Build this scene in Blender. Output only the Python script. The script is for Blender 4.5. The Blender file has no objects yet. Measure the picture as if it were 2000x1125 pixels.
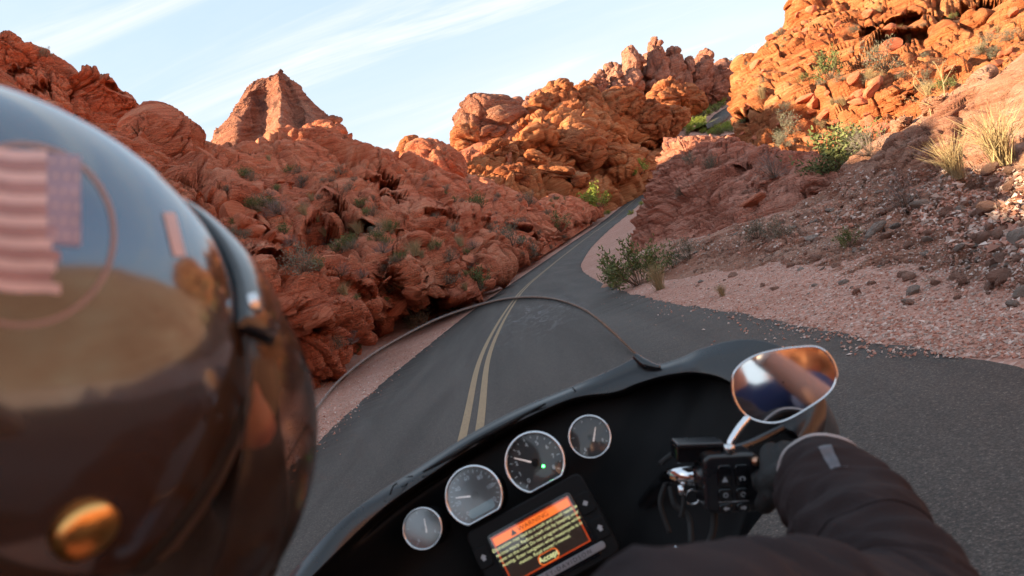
import bpy, bmesh, math, random
import numpy as np
from mathutils import Vector, Matrix, Euler

random.seed(7)
rng = np.random.default_rng(11)
R = math.radians
sc = bpy.context.scene

# ------------------------------------------------------------------ camera
TH, PIT, FPX = R(21.0), math.atan(-40/1333), 1333.0
CAM = np.array((0.0, 0.0, 1.5))
CF = np.array((0, math.cos(PIT), math.sin(PIT)))
CU0 = np.array((0, -math.sin(PIT), math.cos(PIT)))
CR0 = np.array((1.0, 0, 0))
CR = CR0*math.cos(TH) - CU0*math.sin(TH)
CU = CR0*math.sin(TH) + CU0*math.cos(TH)
cd = bpy.data.cameras.new('camera')
cam = bpy.data.objects.new('camera', cd)
sc.collection.objects.link(cam)
sc.camera = cam
cam.matrix_world = Matrix(((CR[0], CU[0], -CF[0], CAM[0]), (CR[1], CU[1], -CF[1], CAM[1]), (CR[2], CU[2], -CF[2], CAM[2]), (0, 0, 0, 1)))
cd.sensor_width = 36
cd.lens = 36*FPX/2000
cd.clip_start = 0.02
cd.clip_end = 20000
cd.dof.use_dof = True
cd.dof.focus_distance = 14.0
cd.dof.aperture_fstop = 6.3

# ------------------------------------------------------------------ sky and sun
SUN_EL, SUN_ROT = R(27), R(264)
w = bpy.data.worlds.new('World')
sc.world = w
w.use_nodes = True
nt = w.node_tree
N, L = nt.nodes, nt.links
bg = N['Background']
sky = N.new('ShaderNodeTexSky')
sky.sky_type = 'NISHITA'
sky.sun_disc = False
sky.sun_elevation = SUN_EL
sky.sun_rotation = SUN_ROT
sky.air_density = 1.0
sky.dust_density = 1.2
sky.ozone_density = 1.1
tc = N.new('ShaderNodeTexCoord')
sep = N.new('ShaderNodeSeparateXYZ')
L.new(tc.outputs['Generated'], sep.inputs[0])
mx = N.new('ShaderNodeMath'); mx.operation = 'MAXIMUM'; mx.inputs[1].default_value = 0.03
L.new(sep.outputs[2], mx.inputs[0])
ad = N.new('ShaderNodeMath'); ad.operation = 'ADD'; ad.inputs[1].default_value = 0.12
L.new(mx.outputs[0], ad.inputs[0])
dx = N.new('ShaderNodeMath'); dx.operation = 'DIVIDE'
dy = N.new('ShaderNodeMath'); dy.operation = 'DIVIDE'
L.new(sep.outputs[0], dx.inputs[0]); L.new(ad.outputs[0], dx.inputs[1])
L.new(sep.outputs[1], dy.inputs[0]); L.new(ad.outputs[0], dy.inputs[1])
cmb = N.new('ShaderNodeCombineXYZ')
L.new(dx.outputs[0], cmb.inputs[0]); L.new(dy.outputs[0], cmb.inputs[1])
def cloud(scale, rot, lo, hi, detail, dist, seed):
    mp = N.new('ShaderNodeMapping')
    mp.inputs['Rotation'].default_value = (0, 0, rot)
    mp.inputs['Scale'].default_value = scale
    mp.inputs['Location'].default_value = (seed, seed*.7, 0)
    L.new(cmb.outputs[0], mp.inputs[0])
    nz = N.new('ShaderNodeTexNoise')
    nz.inputs['Scale'].default_value = 1.0
    nz.inputs['Detail'].default_value = detail
    nz.inputs['Roughness'].default_value = 0.6
    nz.inputs['Distortion'].default_value = dist
    L.new(mp.outputs[0], nz.inputs['Vector'])
    mr = N.new('ShaderNodeMapRange')
    mr.interpolation_type = 'SMOOTHSTEP'
    mr.inputs['From Min'].default_value = lo
    mr.inputs['From Max'].default_value = hi
    L.new(nz.outputs[0], mr.inputs[0])
    return mr.outputs[0]
c1 = cloud((0.55, 2.6, 1), R(-8), 0.46, 0.74, 9, 0.9, 3.1)
c2 = cloud((0.35, 0.8, 1), R(12), 0.42, 0.78, 7, 0.3, 8.4)
mul = N.new('ShaderNodeMath'); mul.operation = 'MULTIPLY'
L.new(c1, mul.inputs[0]); mul.inputs[1].default_value = 0.9
m2 = N.new('ShaderNodeMath'); m2.operation = 'MULTIPLY_ADD'
L.new(c2, m2.inputs[0]); m2.inputs[1].default_value = 0.45
L.new(mul.outputs[0], m2.inputs[2])
# thin milky veil: pale blue overhead, whiter toward the horizon, with the cirrus on top
def band(lo, hi, v0, v1):
    q = N.new('ShaderNodeMapRange')
    q.inputs['From Min'].default_value = lo; q.inputs['From Max'].default_value = hi
    q.inputs['To Min'].default_value = v0; q.inputs['To Max'].default_value = v1
    L.new(sep.outputs[2], q.inputs[0]); return q.outputs[0]
def over(fac, base_, col):
    q = N.new('ShaderNodeMix'); q.data_type = 'RGBA'
    if isinstance(fac, float): q.inputs[0].default_value = fac
    else: L.new(fac, q.inputs[0])
    L.new(base_, q.inputs[6]); q.inputs[7].default_value = (*col, 1); return q.outputs[2]
s1 = over(.72, sky.outputs[0], (2.05, 2.62, 3.12))
s2 = over(band(.05, .50, .80, 0.0), s1, (2.75, 2.98, 3.15))
cl = N.new('ShaderNodeMath'); cl.operation = 'MINIMUM'; cl.inputs[1].default_value = .9
L.new(m2.outputs[0], cl.inputs[0])
s3 = over(cl.outputs[0], s2, (3.35, 3.38, 3.36))
L.new(s3, bg.inputs[0])
bg.inputs[1].default_value = 0.0725

sd = bpy.data.lights.new('sun', 'SUN')
sd.energy = 4.1
sd.angle = R(0.53)
sd.color = (1.0, 0.78, 0.47)
sun = bpy.data.objects.new('sun', sd)
sc.collection.objects.link(sun)
SUND = Vector((math.sin(SUN_ROT)*math.cos(SUN_EL), math.cos(SUN_ROT)*math.cos(SUN_EL), math.sin(SUN_EL)))
sun.rotation_euler = SUND.to_track_quat('Z', 'Y').to_euler()
sun.location = (-60, -10, 60)
sc.view_settings.view_transform = 'Standard'
sc.view_settings.look = 'None'
sc.view_settings.gamma = 1
sc.view_settings.exposure = 2.22
sc.view_settings.use_curve_mapping = False
sc.cycles.max_bounces = 8
sc.cycles.use_denoising = True
sc.cycles.sample_clamp_indirect = 6

# ------------------------------------------------------------------ projection helpers (turn a point of the photograph into a place)
def ray(px, py):
    a = (px-1000)/FPX; b = (562.5-py)/FPX
    return CF + CR*a + CU*b
def P(px, py, d):            # d = distance along the viewing axis in metres
    return CAM + ray(px, py)*d
def PG(px, py, z):           # where the line of sight meets height z
    r = ray(px, py)
    return CAM + r*((z-CAM[2])/r[2])

# ------------------------------------------------------------------ noise
_perm = np.random.default_rng(5).permutation(256).astype(np.int64)
_perm = np.concatenate([_perm, _perm, _perm])
_g = np.random.default_rng(6).normal(size=(256, 3)); _g /= np.linalg.norm(_g, axis=1)[:, None]
def perlin(p, seed=0):
    p = p + seed*17.31
    i = np.floor(p).astype(np.int64); f = p - i
    i &= 255
    u = f*f*f*(f*(f*6-15)+10)
    out = 0
    for a in (0, 1):
        wx = u[:, 0] if a else 1-u[:, 0]
        pa = _perm[i[:, 0]+a]
        for b in (0, 1):
            wy = u[:, 1] if b else 1-u[:, 1]
            pb = _perm[pa+i[:, 1]+b]
            for c in (0, 1):
                wz = u[:, 2] if c else 1-u[:, 2]
                g = _g[_perm[pb+i[:, 2]+c]]
                out = out + wx*wy*wz*(g[:, 0]*(f[:, 0]-a)+g[:, 1]*(f[:, 1]-b)+g[:, 2]*(f[:, 2]-c))
    return out*1.5
def fbm(p, octv=4, seed=0, gain=0.5):
    s = 0; a = 1.0
    for k in range(octv):
        s = s + a*perlin(p, seed+k*3.7); p = p*2.03; a *= gain
    return s
def ridged(p, octv=4, seed=0):
    s = 0; a = 1.0
    for k in range(octv):
        s = s + a*(1-2.2*np.abs(perlin(p, seed+k*3.1))); p = p*2.05; a *= .5
    return s*0.5
def worley(p, seed=0):
    p = p + seed*9.17
    i = np.floor(p).astype(np.int64); f = p-i
    vec = np.zeros((len(p), 3)); f1 = np.full(len(p), 9.0); f2 = np.full(len(p), 9.0); idc = np.zeros(len(p), np.int64)
    for a in (-1, 0, 1):
        for b in (-1, 0, 1):
            for c in (-1, 0, 1):
                h = _perm[_perm[_perm[(i[:, 0]+a) & 255]+((i[:, 1]+b) & 255)]+((i[:, 2]+c) & 255)]
                o = 0.5+0.42*_g[h]
                ex = a+o[:, 0]-f[:, 0]; ey = b+o[:, 1]-f[:, 1]; ez = c+o[:, 2]-f[:, 2]
                d = np.sqrt(ex*ex+ey*ey+ez*ez)
                m = d < f1
                f2 = np.where(m, f1, np.minimum(f2, d))
                idc = np.where(m, h, idc)
                vec[:, 0] = np.where(m, ex, vec[:, 0]); vec[:, 1] = np.where(m, ey, vec[:, 1]); vec[:, 2] = np.where(m, ez, vec[:, 2])
                f1 = np.where(m, d, f1)
    return f1, f2, idc, vec
def sstep(x, a, b):
    t = np.clip((x-a)/(b-a), 0, 1); return t*t*(3-2*t)

NS = np.array((0.36, 0.10, 0.93)); NS /= np.linalg.norm(NS)
def rockdisp(p, S, strat=1.0, block=1.0, lump=1.0, seed=0, ns=NS, sp=None):
    """relief of weathered sandstone, in units of S"""
    q = p/S
    def lod(wave):      # drop relief finer than the mesh can carry
        return 1.0 if sp is None else np.clip((wave*S/sp-1.6)/2.5, 0, 1)
    wv = np.stack([fbm(q*.5, 2, seed+40), fbm(q*.5, 2, seed+50), fbm(q*.5, 2, seed+60)], 1)
    qq = q+wv*.5
    d = lump*(0.75*fbm(q*.35, 3, seed)+1.1*fbm(q*.11, 2, seed+77))
    st = np.outer(qq@ns, ns)
    # jointed blocks in three sizes, squashed along the bedding, each with its own tilted face
    for sc_, sq, w1, off, cr, wd, sd_ in ((.42, .5, .42, .42, .42, .16, 1), (1.25, 1.1, .22, .20, .20, .16, 2), (3.6, 1.2, .09, .08, .08, .2, 3)):
        bb = (qq+wv*.2*sc_)*sc_ + st*(sq*sc_)
        f1, f2, idc, vv = worley(bb, seed+sd_)
        d += lod(.55/sc_)*block*(w1*sstep(f2-f1, 0.0, wd)-w1*.7 - w1*.9*(1-sstep(f2-f1, 0, .055)) + off*((idc % 17)/17.0-.5) + cr*(vv*_g[idc]).sum(1)*1.3)
    # bedding ledges: each bed swells out and is undercut
    h = p@ns/S + .35*fbm(q*.6, 2, seed+7)
    for fr_, am_, ws in ((2.1, .20, .5), (6.5, .085, .35), (17., .036, .3)):
        th = h*fr_ + ws*fbm(q*fr_*.22, 2, seed+int(fr_))
        k = np.floor(th).astype(np.int64); s1 = th-k
        am = (_perm[k & 255] % 9)/9.0+.25
        msk = np.clip(.75+1.3*fbm(q*.45, 2, seed+31+int(fr_)), .15, 1.3)
        d += lod(.8/fr_)*strat*am_*am*msk*(sstep(s1, 0, .18)*(1-.5*s1)-.3)
    d += lod(.4)*0.05*ridged(q*2.2, 3, seed+12) + lod(.07)*0.05*fbm(q*9, 2, seed+15)
    return d

# ------------------------------------------------------------------ mesh helpers
COL = sc.collection
def link(o, parent=None):
    COL.objects.link(o)
    if parent is not None: o.parent = parent
    return o
def mesh_np(name, V, F, mat, smooth=True, parent=None):
    V = np.asarray(V, float); F = np.asarray(F)
    me = bpy.data.meshes.new(name)
    n, k = F.shape
    me.vertices.add(len(V)); me.vertices.foreach_set('co', V.astype(np.float32).ravel())
    me.loops.add(n*k); me.loops.foreach_set('vertex_index', F.astype(np.int32).ravel())
    me.polygons.add(n)
    me.polygons.foreach_set('loop_start', np.arange(0, n*k, k, dtype=np.int32))
    me.polygons.foreach_set('use_smooth', np.full(n, smooth))
    me.update(calc_edges=True)
    me.validate()
    if mat: me.materials.append(mat)
    return link(bpy.data.objects.new(name, me), parent)
def tag(o, label=None, cat=None, group=None, kind=None):
    if label: o['label'] = label
    if cat: o['category'] = cat
    if group: o['group'] = group
    if kind: o['kind'] = kind
    return o
def empty(name, loc=(0, 0, 0), **kw):
    o = bpy.data.objects.new(name, None)
    o.location = loc; o.empty_display_size = .2
    link(o)
    return tag(o, **kw)
def gridfaces(nu, nv, flip=False, wrap=False):
    i = np.arange(nv-1)[:, None]*nu; j = np.arange(nu if wrap else nu-1)[None, :]
    jn = (j+1) % nu if wrap else j+1
    a = (i+j).ravel(); b = (i+jn).ravel(); c = (i+nu+jn).ravel(); d = (i+nu+j).ravel()
    return np.stack([a, d, c, b] if flip else [a, b, c, d], 1)
def crom(pts, n, ts=None):
    """Catmull-Rom through pts (K x ... ) -> n samples"""
    pts = np.asarray(pts, float); K = len(pts)
    t = np.linspace(0, K-1, n) if ts is None else ts
    i = np.clip(np.floor(t).astype(int), 0, K-2); f = (t-i)
    f = f.reshape((-1,)+(1,)*(pts.ndim-1))
    p0 = pts[np.clip(i-1, 0, K-1)]; p1 = pts[i]; p2 = pts[i+1]; p3 = pts[np.clip(i+2, 0, K-1)]
    return .5*((2*p1)+(-p0+p2)*f+(2*p0-5*p1+4*p2-p3)*f*f+(-p0+3*p1-3*p2+p3)*f**3)
def gridnormals(G):
    du = np.gradient(G, axis=1); dv = np.gradient(G, axis=0)
    n = np.cross(du, dv)
    n /= np.linalg.norm(n, axis=2)[..., None]+1e-12
    return n
def cp(c):
    """control point: (px,py,D) in the view, ('w',x,y,z) in the world, ('z',px,py,z) on a height"""
    if c[0] == 'w': return np.array(c[1:], float)
    if c[0] == 'z': return PG(c[1], c[2], c[3])
    return P(*c)
def loft(name, rows, nu, nv, mat, S, amp, back=None, strat=1, block=1, lump=1, seed=0, dents=(), ns=NS, basefade=.1, toe=None, ucuts=None, label=None, cat=None, kind=None, group=None, sculpt=None):
    rows = [np.array([cp(c) for c in r]) for r in rows]
    if toe:
        o_ = rows[0]-rows[1][:len(rows[0])] if len(rows[0]) == len(rows[1]) else rows[0]*0
        o_ = o_*np.array((1, 1, 0)); o_ /= np.linalg.norm(o_, axis=1)[:, None]+1e-6
        t_ = rows[0]+o_*toe[0]; t_[:, 2] -= toe[1]; rows.insert(0, t_)
    if ucuts:      # (column, share of samples) pairs: few samples where the camera never looks
        us = np.linspace(0, 1, nu); us = np.interp(us, [c[1] for c in ucuts], [c[0] for c in ucuts])
        rows = [crom(r, nu, us*(len(r)-1)) for r in rows]
    else:
        rows = [crom(r, nu) for r in rows]
    nb = 0
    if back:
        last = rows[-1]
        away = last-CAM; away[:, 2] = 0; away /= np.linalg.norm(away, axis=1)[:, None]
        for f, dz in ((.35, .12), (1.0, 1.0)):
            r = last+away*back[0]*f; r[:, 2] -= back[1]*dz
            rows.append(r)
    A = np.array(rows)
    # rows spaced by their true mean size so the mesh density stays even
    seg = np.linalg.norm(np.diff(A, axis=0), axis=2).mean(1)/np.maximum(1, np.linalg.norm((A[1:]+A[:-1])/2-CAM, axis=2).mean(1))
    if back: seg[-2:] *= .45
    cum = np.concatenate([[0], np.cumsum(seg)]); t = np.interp(np.linspace(0, cum[-1], nv), cum, np.arange(len(A)))
    G = crom(A, nv, t)
    nrm = gridnormals(G)
    tocam = CAM-G
    sgn = np.sign((nrm*tocam).sum(2).mean()) or 1
    nrm = nrm*sgn
    # smooth the normals so relief does not fold
    for _ in range(3):
        nrm[1:-1] = (nrm[:-2]+nrm[1:-1]*2+nrm[2:])/4
        nrm[:, 1:-1] = (nrm[:, :-2]+nrm[:, 1:-1]*2+nrm[:, 2:])/4
    nrm /= np.linalg.norm(nrm, axis=2)[..., None]
    p = G.reshape(-1, 3)
    if callable(S):
        s = S(p)
        d = None
    sp = np.maximum(np.linalg.norm(np.gradient(G, axis=1), axis=2), np.linalg.norm(np.gradient(G, axis=0), axis=2)).ravel()
    d = rockdisp(p, S, strat, block, lump, seed, ns, sp)*S*amp
    fade = np.ones(G.shape[:2]); fade *= (.12+.88*sstep(np.arange(nv)/nv, 0, basefade))[:, None]
    D = G.reshape(-1, 3)+nrm.reshape(-1, 3)*(d*fade.ravel())[:, None]
    # hollows and alcoves worn into the face
    for (px, py, dd, rx, ry, rot, depth) in dents:
        c = P(px, py, dd); k = dd/FPX
        v = D-c
        ax = CR*math.cos(rot)+CU*math.sin(rot); ay = -CR*math.sin(rot)+CU*math.cos(rot)
        e = np.sqrt(((v@ax)/(rx*k))**2+((v@ay)/(ry*k))**2)
        e = e+.18*fbm(p/(S*.9), 2, seed+33)
        near = np.abs(v@CF) < 4*max(rx, ry)*k
        m = (sstep(1-e, -.02, .42) if depth > 0 else sstep(1-e, -.1, .8))*near
        vd = ray(px, py); vd = vd/np.linalg.norm(vd)
        D = D+vd[None, :]*(m*depth)[:, None]
    if sculpt is not None: D = sculpt(D, G)
    F = gridfaces(nu, nv, flip=sgn < 0)
    o = mesh_np(name, D, F, mat)
    tag(o, label, cat, group, kind)
    return o

# ------------------------------------------------------------------ materials
def newmat(name):
    m = bpy.data.materials.new(name); m.use_nodes = True
    return m, m.node_tree.nodes, m.node_tree.links, m.node_tree.nodes['Principled BSDF']
def simple(name, col, rough=.5, metal=0, coat=0, spec=.5, emit=None, estr=0, ior=1.5, bump=0, bscale=400, var=0, vscale=30):
    m, n, l, b = newmat(name)
    b.inputs['Base Color'].default_value = (*col, 1)
    b.inputs['Roughness'].default_value = rough
    b.inputs['Metallic'].default_value = metal
    b.inputs['Coat Weight'].default_value = coat
    b.inputs['Coat Roughness'].default_value = .04
    b.inputs['Specular IOR Level'].default_value = spec
    b.inputs['IOR'].default_value = ior
    if emit:
        b.inputs['Emission Color'].default_value = (*emit, 1); b.inputs['Emission Strength'].default_value = estr
    t = n.new('ShaderNodeTexCoord')
    if bump:
        z = n.new('ShaderNodeTexNoise'); z.inputs['Scale'].default_value = bscale; z.inputs['Detail'].default_value = 4
        l.new(t.outputs['Object'], z.inputs['Vector'])
        bp = n.new('ShaderNodeBump'); bp.inputs['Strength'].default_value = bump; bp.inputs['Distance'].default_value = .002
        l.new(z.outputs[0], bp.inputs['Height']); l.new(bp.outputs[0], b.inputs['Normal'])
    z = n.new('ShaderNodeTexNoise'); z.inputs['Scale'].default_value = vscale; z.inputs['Detail'].default_value = 5
    l.new(t.outputs['Object'], z.inputs['Vector'])
    mr = n.new('ShaderNodeMapRange'); mr.inputs['To Min'].default_value = max(0, rough-.06); mr.inputs['To Max'].default_value = rough+.08
    l.new(z.outputs[0], mr.inputs[0]); l.new(mr.outputs[0], b.inputs['Roughness'])
    if var:
        mxn = n.new('ShaderNodeMix'); mxn.data_type = 'RGBA'
        mxn.inputs[6].default_value = (*[c*(1-var) for c in col], 1); mxn.inputs[7].default_value = (*[min(1, c*(1+var)) for c in col], 1)
        l.new(z.outputs[0], mxn.inputs[0]); l.new(mxn.outputs[2], b.inputs['Base Color'])
    return m
def ramp(n, stops):
    r = n.new('ShaderNodeValToRGB')
    e = r.color_ramp.elements
    while len(e) < len(stops): e.new(.5)
    for i, (p_, c_) in enumerate(stops):
        e[i].position = p_; e[i].color = (*c_, 1)
    return r
def rockmat(name, dark, mid, light, pale, S, palew=.3, varnish=0.0, objspace=False, bumpk=1.0):
    m, n, l, b = newmat(name)
    b.inputs['Roughness'].default_value = .93
    b.inputs['Specular IOR Level'].default_value = .18
    if objspace:
        t = n.new('ShaderNodeTexCoord'); src = t.outputs['Object']
        oi = n.new('ShaderNodeObjectInfo'); vm_ = n.new('ShaderNodeVectorMath'); vm_.operation = 'MULTIPLY_ADD'
        vm_.inputs[1].default_value = (37, 53, 71)
        cb = n.new('ShaderNodeCombineXYZ')
        for k in range(3): l.new(oi.outputs['Random'], cb.inputs[k])
        l.new(cb.outputs[0], vm_.inputs[0]); l.new(src, vm_.inputs[2]); src = vm_.outputs[0]
    else:
        g = n.new('ShaderNodeNewGeometry'); src = g.outputs['Position']
    def noise(scale, det, rough=.6, vec=None, dist=0):
        z = n.new('ShaderNodeTexNoise'); z.inputs['Scale'].default_value = scale; z.inputs['Detail'].default_value = det
        z.inputs['Roughness'].default_value = rough; z.inputs['Distortion'].default_value = dist
        l.new(vec or src, z.inputs['Vector']); return z.outputs[0]
    def mapping(rot, scl):
        mp = n.new('ShaderNodeMapping'); mp.inputs['Rotation'].default_value = rot; mp.inputs['Scale'].default_value = scl
        l.new(src, mp.inputs[0]); return mp.outputs[0]
    big = noise(.35/S, 5, .6)
    strv = mapping((0, R(21), 0), (.5/S, .5/S, 7/S))
    st = noise(1.0, 6, .65, strv, .6)
    a = n.new('ShaderNodeMath'); a.operation = 'MULTIPLY_ADD'; a.inputs[1].default_value = .42
    l.new(big, a.inputs[0])
    a2 = n.new('ShaderNodeMath'); a2.operation = 'MULTIPLY'; a2.inputs[1].default_value = .62
    l.new(st, a2.inputs[0]); l.new(a2.outputs[0], a.inputs[2])
    r = ramp(n, [(.38, dark), (.49, mid), (.60, light), (.76, pale)])
    l.new(a.outputs[0], r.inputs[0])
    # pale dusty patches
    pn = noise(.9/S, 7, .7)
    pr = n.new('ShaderNodeMapRange'); pr.interpolation_type = 'SMOOTHSTEP'
    pr.inputs['From Min'].default_value = .56; pr.inputs['From Max'].default_value = .74; pr.inputs['To Max'].default_value = palew
    l.new(pn, pr.inputs[0])
    mxp = n.new('ShaderNodeMix'); mxp.data_type = 'RGBA'
    l.new(pr.outputs[0], mxp.inputs[0]); l.new(r.outputs[0], mxp.inputs[6]); mxp.inputs[7].default_value = (*pale, 1)
    out = mxp.outputs[2]
    if varnish:
        vv = mapping((0, R(14), 0), (1.6/S, 1.6/S, .22/S))
        vn = noise(1.0, 5, .6, vv, .5)
        vr = n.new('ShaderNodeMapRange'); vr.interpolation_type = 'SMOOTHSTEP'
        vr.inputs['From Min'].default_value = .5; vr.inputs['From Max'].default_value = .68; vr.inputs['To Max'].default_value = varnish
        l.new(vn, vr.inputs[0])
        mv = n.new('ShaderNodeMix'); mv.data_type = 'RGBA'
        l.new(vr.outputs[0], mv.inputs[0]); l.new(out, mv.inputs[6]); mv.inputs[7].default_value = (.10, .045, .04, 1)
        out = mv.outputs[2]
    # fine grain
    gn = noise(22/S, 5, .7)
    gm = n.new('ShaderNodeMapRange'); gm.inputs['From Min'].default_value = .3; gm.inputs['From Max'].default_value = .7
    gm.inputs['To Min'].default_value = .74; gm.inputs['To Max'].default_value = 1.24
    l.new(gn, gm.inputs[0])
    hs = n.new('ShaderNodeHueSaturation'); l.new(gm.outputs[0], hs.inputs['Value']); l.new(out, hs.inputs['Color'])
    l.new(hs.outputs[0], b.inputs['Base Color'])
    # bump: bedding, cracks, grain
    vo = n.new('ShaderNodeTexVoronoi'); vo.feature = 'DISTANCE_TO_EDGE'; vo.inputs['Scale'].default_value = 1.0
    wz = n.new('ShaderNodeTexNoise'); wz.inputs['Scale'].default_value = 1.5/S; wz.inputs['Detail'].default_value = 4
    l.new(src, wz.inputs['Vector'])
    va = n.new('ShaderNodeVectorMath'); va.operation = 'MULTIPLY_ADD'; va.inputs[1].default_value = (.7, .7, .7)
    l.new(wz.outputs['Color'], va.inputs[0]); l.new(mapping((0, R(21), 0), (2.2/S, 2.2/S, 6/S)), va.inputs[2])
    l.new(va.outputs[0], vo.inputs['Vector'])
    vmr = n.new('ShaderNodeMapRange'); vmr.inputs['From Max'].default_value = .10
    l.new(vo.outputs['Distance'], vmr.inputs[0])
    h = n.new('ShaderNodeMath'); h.operation = 'MULTIPLY_ADD'; h.inputs[1].default_value = .34
    l.new(vmr.outputs[0], h.inputs[0])
    s2 = noise(1.0, 5, .7, mapping((0, R(21), 0), (1.5/S, 1.5/S, 26/S)), .4)
    h2 = n.new('ShaderNodeMath'); h2.operation = 'MULTIPLY_ADD'; h2.inputs[1].default_value = 1.2
    l.new(s2, h2.inputs[0]); l.new(gn, h2.inputs[2]); l.new(h2.outputs[0], h.inputs[2])
    bp = n.new('ShaderNodeBump'); bp.inputs['Strength'].default_value = 1.0; bp.inputs['Distance'].default_value = .13*S*bumpk
    l.new(h.outputs[0], bp.inputs['Height']); l.new(bp.outputs[0], b.inputs['Normal'])
    return m
RED = ((.45, .110, .056), (.71, .215, .118), (.77, .29, .165), (.82, .44, .31))
ORG = ((.36, .095, .036), (.56, .175, .068), (.66, .265, .115), (.78, .47, .27))
PNK = ((.30, .095, .060), (.45, .17, .115), (.54, .25, .18), (.66, .42, .34))
M = {}
M['red_rock'] = rockmat('red_sandstone', *RED, 1.6)
M['red_rock_far'] = rockmat('red_sandstone_far', *RED, 5)
M['butte'] = rockmat('varnished_sandstone', (.26, .095, .065), (.44, .170, .110), (.54, .24, .16), (.74, .49, .35), 13, .35, .75)
M['orange_rock'] = rockmat('orange_sandstone', *ORG, 2.2, .25)
M['orange_far'] = rockmat('orange_sandstone_far', (.34, .095, .042), (.54, .175, .075), (.64, .26, .12), (.76, .46, .27), 6, .2, .25)
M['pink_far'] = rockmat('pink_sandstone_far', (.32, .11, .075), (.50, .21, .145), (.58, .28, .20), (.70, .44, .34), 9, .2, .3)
M['layer_rock'] = rockmat('layered_sandstone', (.40, .125, .080), (.63, .240, .160), (.70, .32, .23), (.78, .52, .42), 1.1, .35)
M['bank'] = rockmat('bank_earth', (.40, .16, .10), (.58, .275, .185), (.66, .37, .27), (.76, .57, .47), .7, .4, bumpk=1.4)
M['stone_pink'] = rockmat('pinkish_stone', (.32, .15, .11), (.50, .27, .20), (.60, .36, .28), (.70, .54, .47), .3, .35, objspace=True)
M['stone_grey'] = rockmat('greyish_stone', (.34, .26, .22), (.50, .39, .33), (.60, .48, .42), (.66, .60, .56), .3, .4, objspace=True)
M['stone_red'] = rockmat('red_stone', *RED, .6, .3, objspace=True)

# ------------------------------------------------------------------ road line (x, y, z) in metres
ROAD = np.array([(-.65, -90, 0), (-.65, -40, 0), (-.65, -10, 0), (-.65, 0, 0), (-.65, 7, 0), (-.70, 13, 0), (-.5, 19, 0), (-.05, 26.7, 0.01), (.7, 36, .05), (2.0, 46, .14),
                 (6.3, 70, .56), (12.7, 95, 1.5), (22.2, 125, 3.0), (34, 160, 5.4), (46, 188, 8.2), (64, 212, 9.6), (90, 228, 10.2), (125, 236, 10.6)], float)
_rs = crom(ROAD, 900)
_rt = np.gradient(_rs, axis=0)[:, :2]; _rt /= np.linalg.norm(_rt, axis=1)[:, None]
HALF = 3.05
def road_st(xy):
    out_t = np.empty(len(xy)); out_z = np.empty(len(xy)); idx = np.empty(len(xy), int)
    for k in range(0, len(xy), 20000):
        q = xy[k:k+20000]
        d = ((q[:, None, :]-_rs[None, ::3, :2])**2).sum(2)
        i = d.argmin(1)*3
        v = q-_rs[i, :2]
        out_t[k:k+20000] = v[:, 0]*_rt[i, 1]-v[:, 1]*_rt[i, 0]
        along = v[:, 0]*_rt[i, 0]+v[:, 1]*_rt[i, 1]
        gz = np.gradient(_rs[:, 2])/np.maximum(1e-6, np.linalg.norm(np.gradient(_rs[:, :2], axis=0), axis=1))
        out_z[k:k+20000] = _rs[i, 2]+np.clip(along, -3, 3)*gz[i]
        idx[k:k+20000] = i
    return out_t, out_z, idx
def ground_z(xy):
    t, z, i = road_st(xy)
    dist = np.linalg.norm(xy, axis=1)
    on = 1-sstep(np.abs(t), HALF-.25, HALF+.12)
    l = np.clip(-t-HALF, 0, None); r = np.clip(t-HALF, 0, None)
    h = np.where(t < 0, .05*np.minimum(l, 3)+(.25-.13*sstep(xy[:, 1], 90, 130))*np.clip(l-2.2, 0, 14), .02*np.minimum(r, 3)+(.03+.08*sstep(xy[:, 1], 45, 70)-.08*sstep(xy[:, 1], 140, 170))*np.clip(r-2.2, 0, 11)+.02*np.clip(r-16, 0, 60))
    p3 = np.stack([xy[:, 0], xy[:, 1], xy[:, 0]*0], 1)
    rough = np.clip((np.abs(t)-HALF)*.25, 0, 1)
    n = rough*(.10*fbm(p3*.35, 4, 3)+.03*fbm(p3*2.4, 3, 8)) + .012*(np.abs(t) > HALF)*fbm(p3*6, 2, 4)
    return z+h+n-on*(.03+dist*.0018)-.004
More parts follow.
